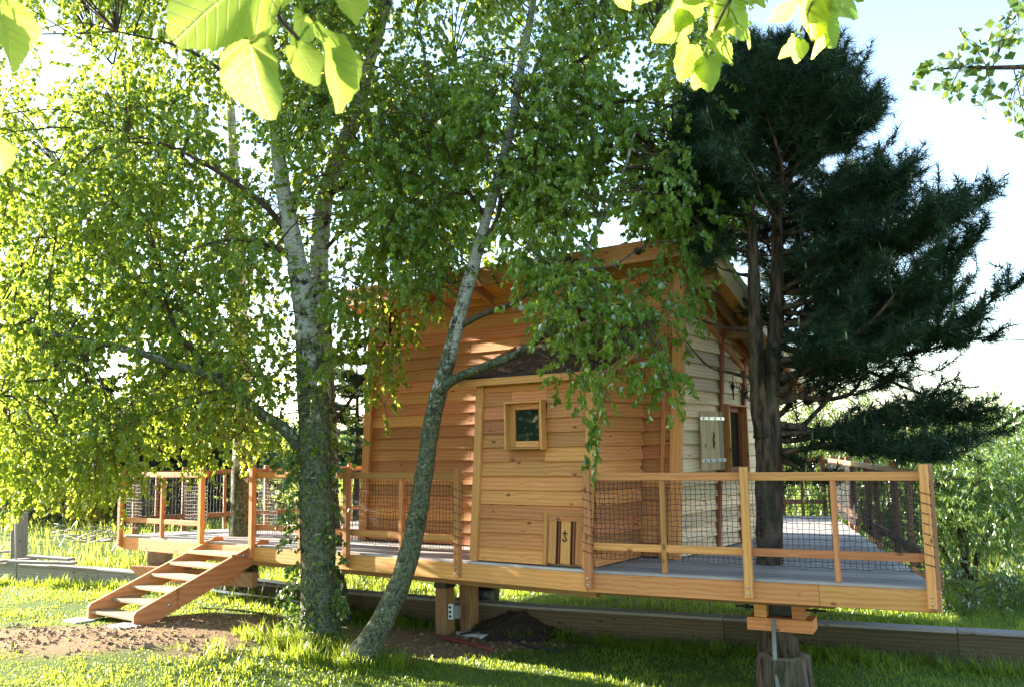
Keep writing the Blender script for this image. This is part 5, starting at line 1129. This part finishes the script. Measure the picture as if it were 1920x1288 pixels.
# ------------------------------------------------------------------ grass
rg = np.random.default_rng(81)
def blades(mb, x, y, h, w, lean, a):
    n = len(x); z = ground_z(x, y); az = rg.uniform(0, 6.28, n); d = np.stack([np.cos(az), np.sin(az), az * 0], -1); s = np.stack([-np.sin(az), np.cos(az), az * 0], -1)
    b = np.stack([x, y, z - .01], -1); h = h[:, None]; w = w[:, None]; l = lean[:, None]
    m_ = b + Z * h * .55 + d * h * l * .35; t = b + Z * h * (1 - l * .35) + d * h * l
    V_ = np.stack([b - s * w, b + s * w, m_ - s * w * .7, m_ + s * w * .7, t], 1).reshape(-1, 3); i = np.arange(n)[:, None] * 5
    mb.add(V_, i + np.array([[0, 1, 3, 2]]), i + np.array([[2, 3, 4]]), np.repeat(a, 5))
def scatter(n, y0, y1, k=.64, p=1.0):
    u = rg.uniform(0, 1, n) ** p; y = np.sqrt(y0 ** 2 + (y1 ** 2 - y0 ** 2) * u); x = rg.uniform(-k, k, n) * y; return x, y
wall_d = lambda x, y: (y - (WALL_A[1] + (x - WALL_A[0]) * (WALL_B[1] - WALL_A[1]) / (WALL_B[0] - WALL_A[0]))) * abs(kd[0])
mb = MB(); x, y = scatter(150000, 7.0, 17.5, p=1.25)
s_ = soil_mask(x, y); clump = vnoise(np.stack([x * 1.7, y * 1.7, x * 0 + 3], -1)) + .6 * vnoise(np.stack([x * 5, y * 5, x * 0 + 8], -1))
kp = (rg.random(len(x)) > s_ * .985 + np.clip(-clump - .5, 0, .5)) & (np.abs(wall_d(x, y)) > .16) & ~((np.abs(wall_d(x, y) + .25) < .3) & (x > -4.7) & (x < -3.3) & (rg.random(len(x)) < .75)) & (np.hypot(x - sc_[0], y - sc_[1]) > .30) & (np.hypot(x + 2.5, y - 11.3) > .2)
x, y, clump = x[kp], y[kp], clump[kp]; n = len(x)
h = rg.uniform(.028, .072, n) * (1 + .5 * np.clip(clump, -.6, 1)); h *= 1 + 1.6 * np.exp(-((wall_d(x, y) + .35) / .28) ** 2)
h *= 1 + 1.4 * np.exp(-(np.hypot(x + 2.45, y - 11.1) / .5) ** 2) + 1.0 * np.exp(-(np.hypot(x + 1.9, y - 10.6) / .5) ** 2)
back = wall_d(x, y) > .15; h = np.where(back, h * 2.0, h)
blades(mb, x, y, h, rg.uniform(.0029, .0052, n) * (1 + y / 28), rg.uniform(.2, 1.1, n), np.clip(.42 + .4 * clump + rg.normal(0, .25, n), 0, 1))
tag(mb.build('lawn_grass', M['grass'], sm=False), 'short lawn grass round the deck and steps', kind='stuff')
mb = MB(); nc = 9000; x = rg.uniform(-8.5, 1.2, nc); y = rg.uniform(9.8, 13.4, nc); kp = rg.random(nc) < soil_mask(x, y) ** 2; x, y = x[kp], y[kp]; nc = len(x); sz = rg.exponential(.009, nc) + .005; sz = np.minimum(sz, .045)
b = np.stack([x, y, ground_z(x, y)], -1); oct_ = np.array([[1, 0, 0], [0, 1, 0], [-1, 0, 0], [0, -1, 0], [0, 0, .8]]); V_ = b[:, None] + (oct_[None] + rg.normal(0, .25, (nc, 5, 3))) * sz[:, None, None]
mb.add(V_.reshape(-1, 3), None, (np.arange(nc)[:, None, None] * 5 + np.array([[0, 1, 4], [1, 2, 4], [2, 3, 4], [3, 0, 4]])[None]).reshape(-1, 3)); tag(mb.build('earth_clods', M['clod'], sm=False), 'small crumbs of earth and stones on the bare soil', kind='stuff')
# tall tufts: round the trunks, along the kerb, on the bank
mb = MB(); X, Y = [], []; HH = []
def tufts(cx, cy, sx_, sy_, nt, nb, h0, h1):
    tx = cx + rg.normal(0, sx_, nt); ty = cy + rg.normal(0, sy_, nt)
    for a, b in zip(tx, ty):
        k = int(nb * rg.uniform(.6, 1.3)); X.append(a + rg.normal(0, .045, k)); Y.append(b + rg.normal(0, .045, k)); HH.append(rg.uniform(h0, h1, k) * rg.uniform(.7, 1.15))
tufts(-2.55, 10.98, .35, .12, 34, 38, .14, .36); tufts(-2.05, 10.42, .4, .15, 34, 34, .12, .32); tufts(-3.2, 11.3, .3, .2, 8, 20, .1, .22); tufts(-2.9, 10.2, .5, .25, 16, 24, .08, .2)
for f in np.linspace(.02, .98, 90):
    p = WALL_A + (WALL_B - WALL_A) * f - kn_ * (.2 + rg.uniform(0, .25))
    if not -4.8 < p[0] < -3.2: tufts(p[0], p[1], .10, .06, 5 if p[0] > 1.2 else 3, 22, .10, .27)
for f in np.linspace(.02, .98, 90):
    p = WALL_A + (WALL_B - WALL_A) * f + kn_ * (.35 + rg.uniform(0, 1.2)); tufts(p[0], p[1], .12, .1, 2, 22, .12, .34)
x, y, h = np.concatenate(X), np.concatenate(Y), np.concatenate(HH); n = len(x); kp = (np.abs(wall_d(x, y)) > .15) & (np.hypot(x - sc_[0], y - sc_[1]) > .31); x, y, h = x[kp], y[kp], h[kp]; n = len(x)
blades(mb, x, y, h, rg.uniform(.0028, .005, n), rg.uniform(.25, 1.0, n), np.clip(rg.normal(.5, .25, n), 0, 1))
tag(mb.build('tall_grass', M['grass'], sm=False), 'taller grass tufts at the trunk feet and along the kerb', kind='stuff')
mb = MB(); x, y = scatter(50000, 16.5, 62, p=1.6); kp = wall_d(x, y) > .4; x, y = x[kp], y[kp]; n = len(x)
cl = vnoise(np.stack([x * .35, y * .35, x * 0 + 5], -1)); blades(mb, x, y, rg.uniform(.14, .34, n) * (1 + .4 * cl) * (1 + y / 60), rg.uniform(.007, .014, n) * (y / 20), rg.uniform(.2, .9, n), np.clip(.5 + .45 * cl + rg.normal(0, .2, n), 0, 1))
tag(mb.build('meadow_grass', M['hay'], sm=False), 'tall sunlit meadow grass beyond the kerb', kind='stuff')
print('leaves', NLEAF)
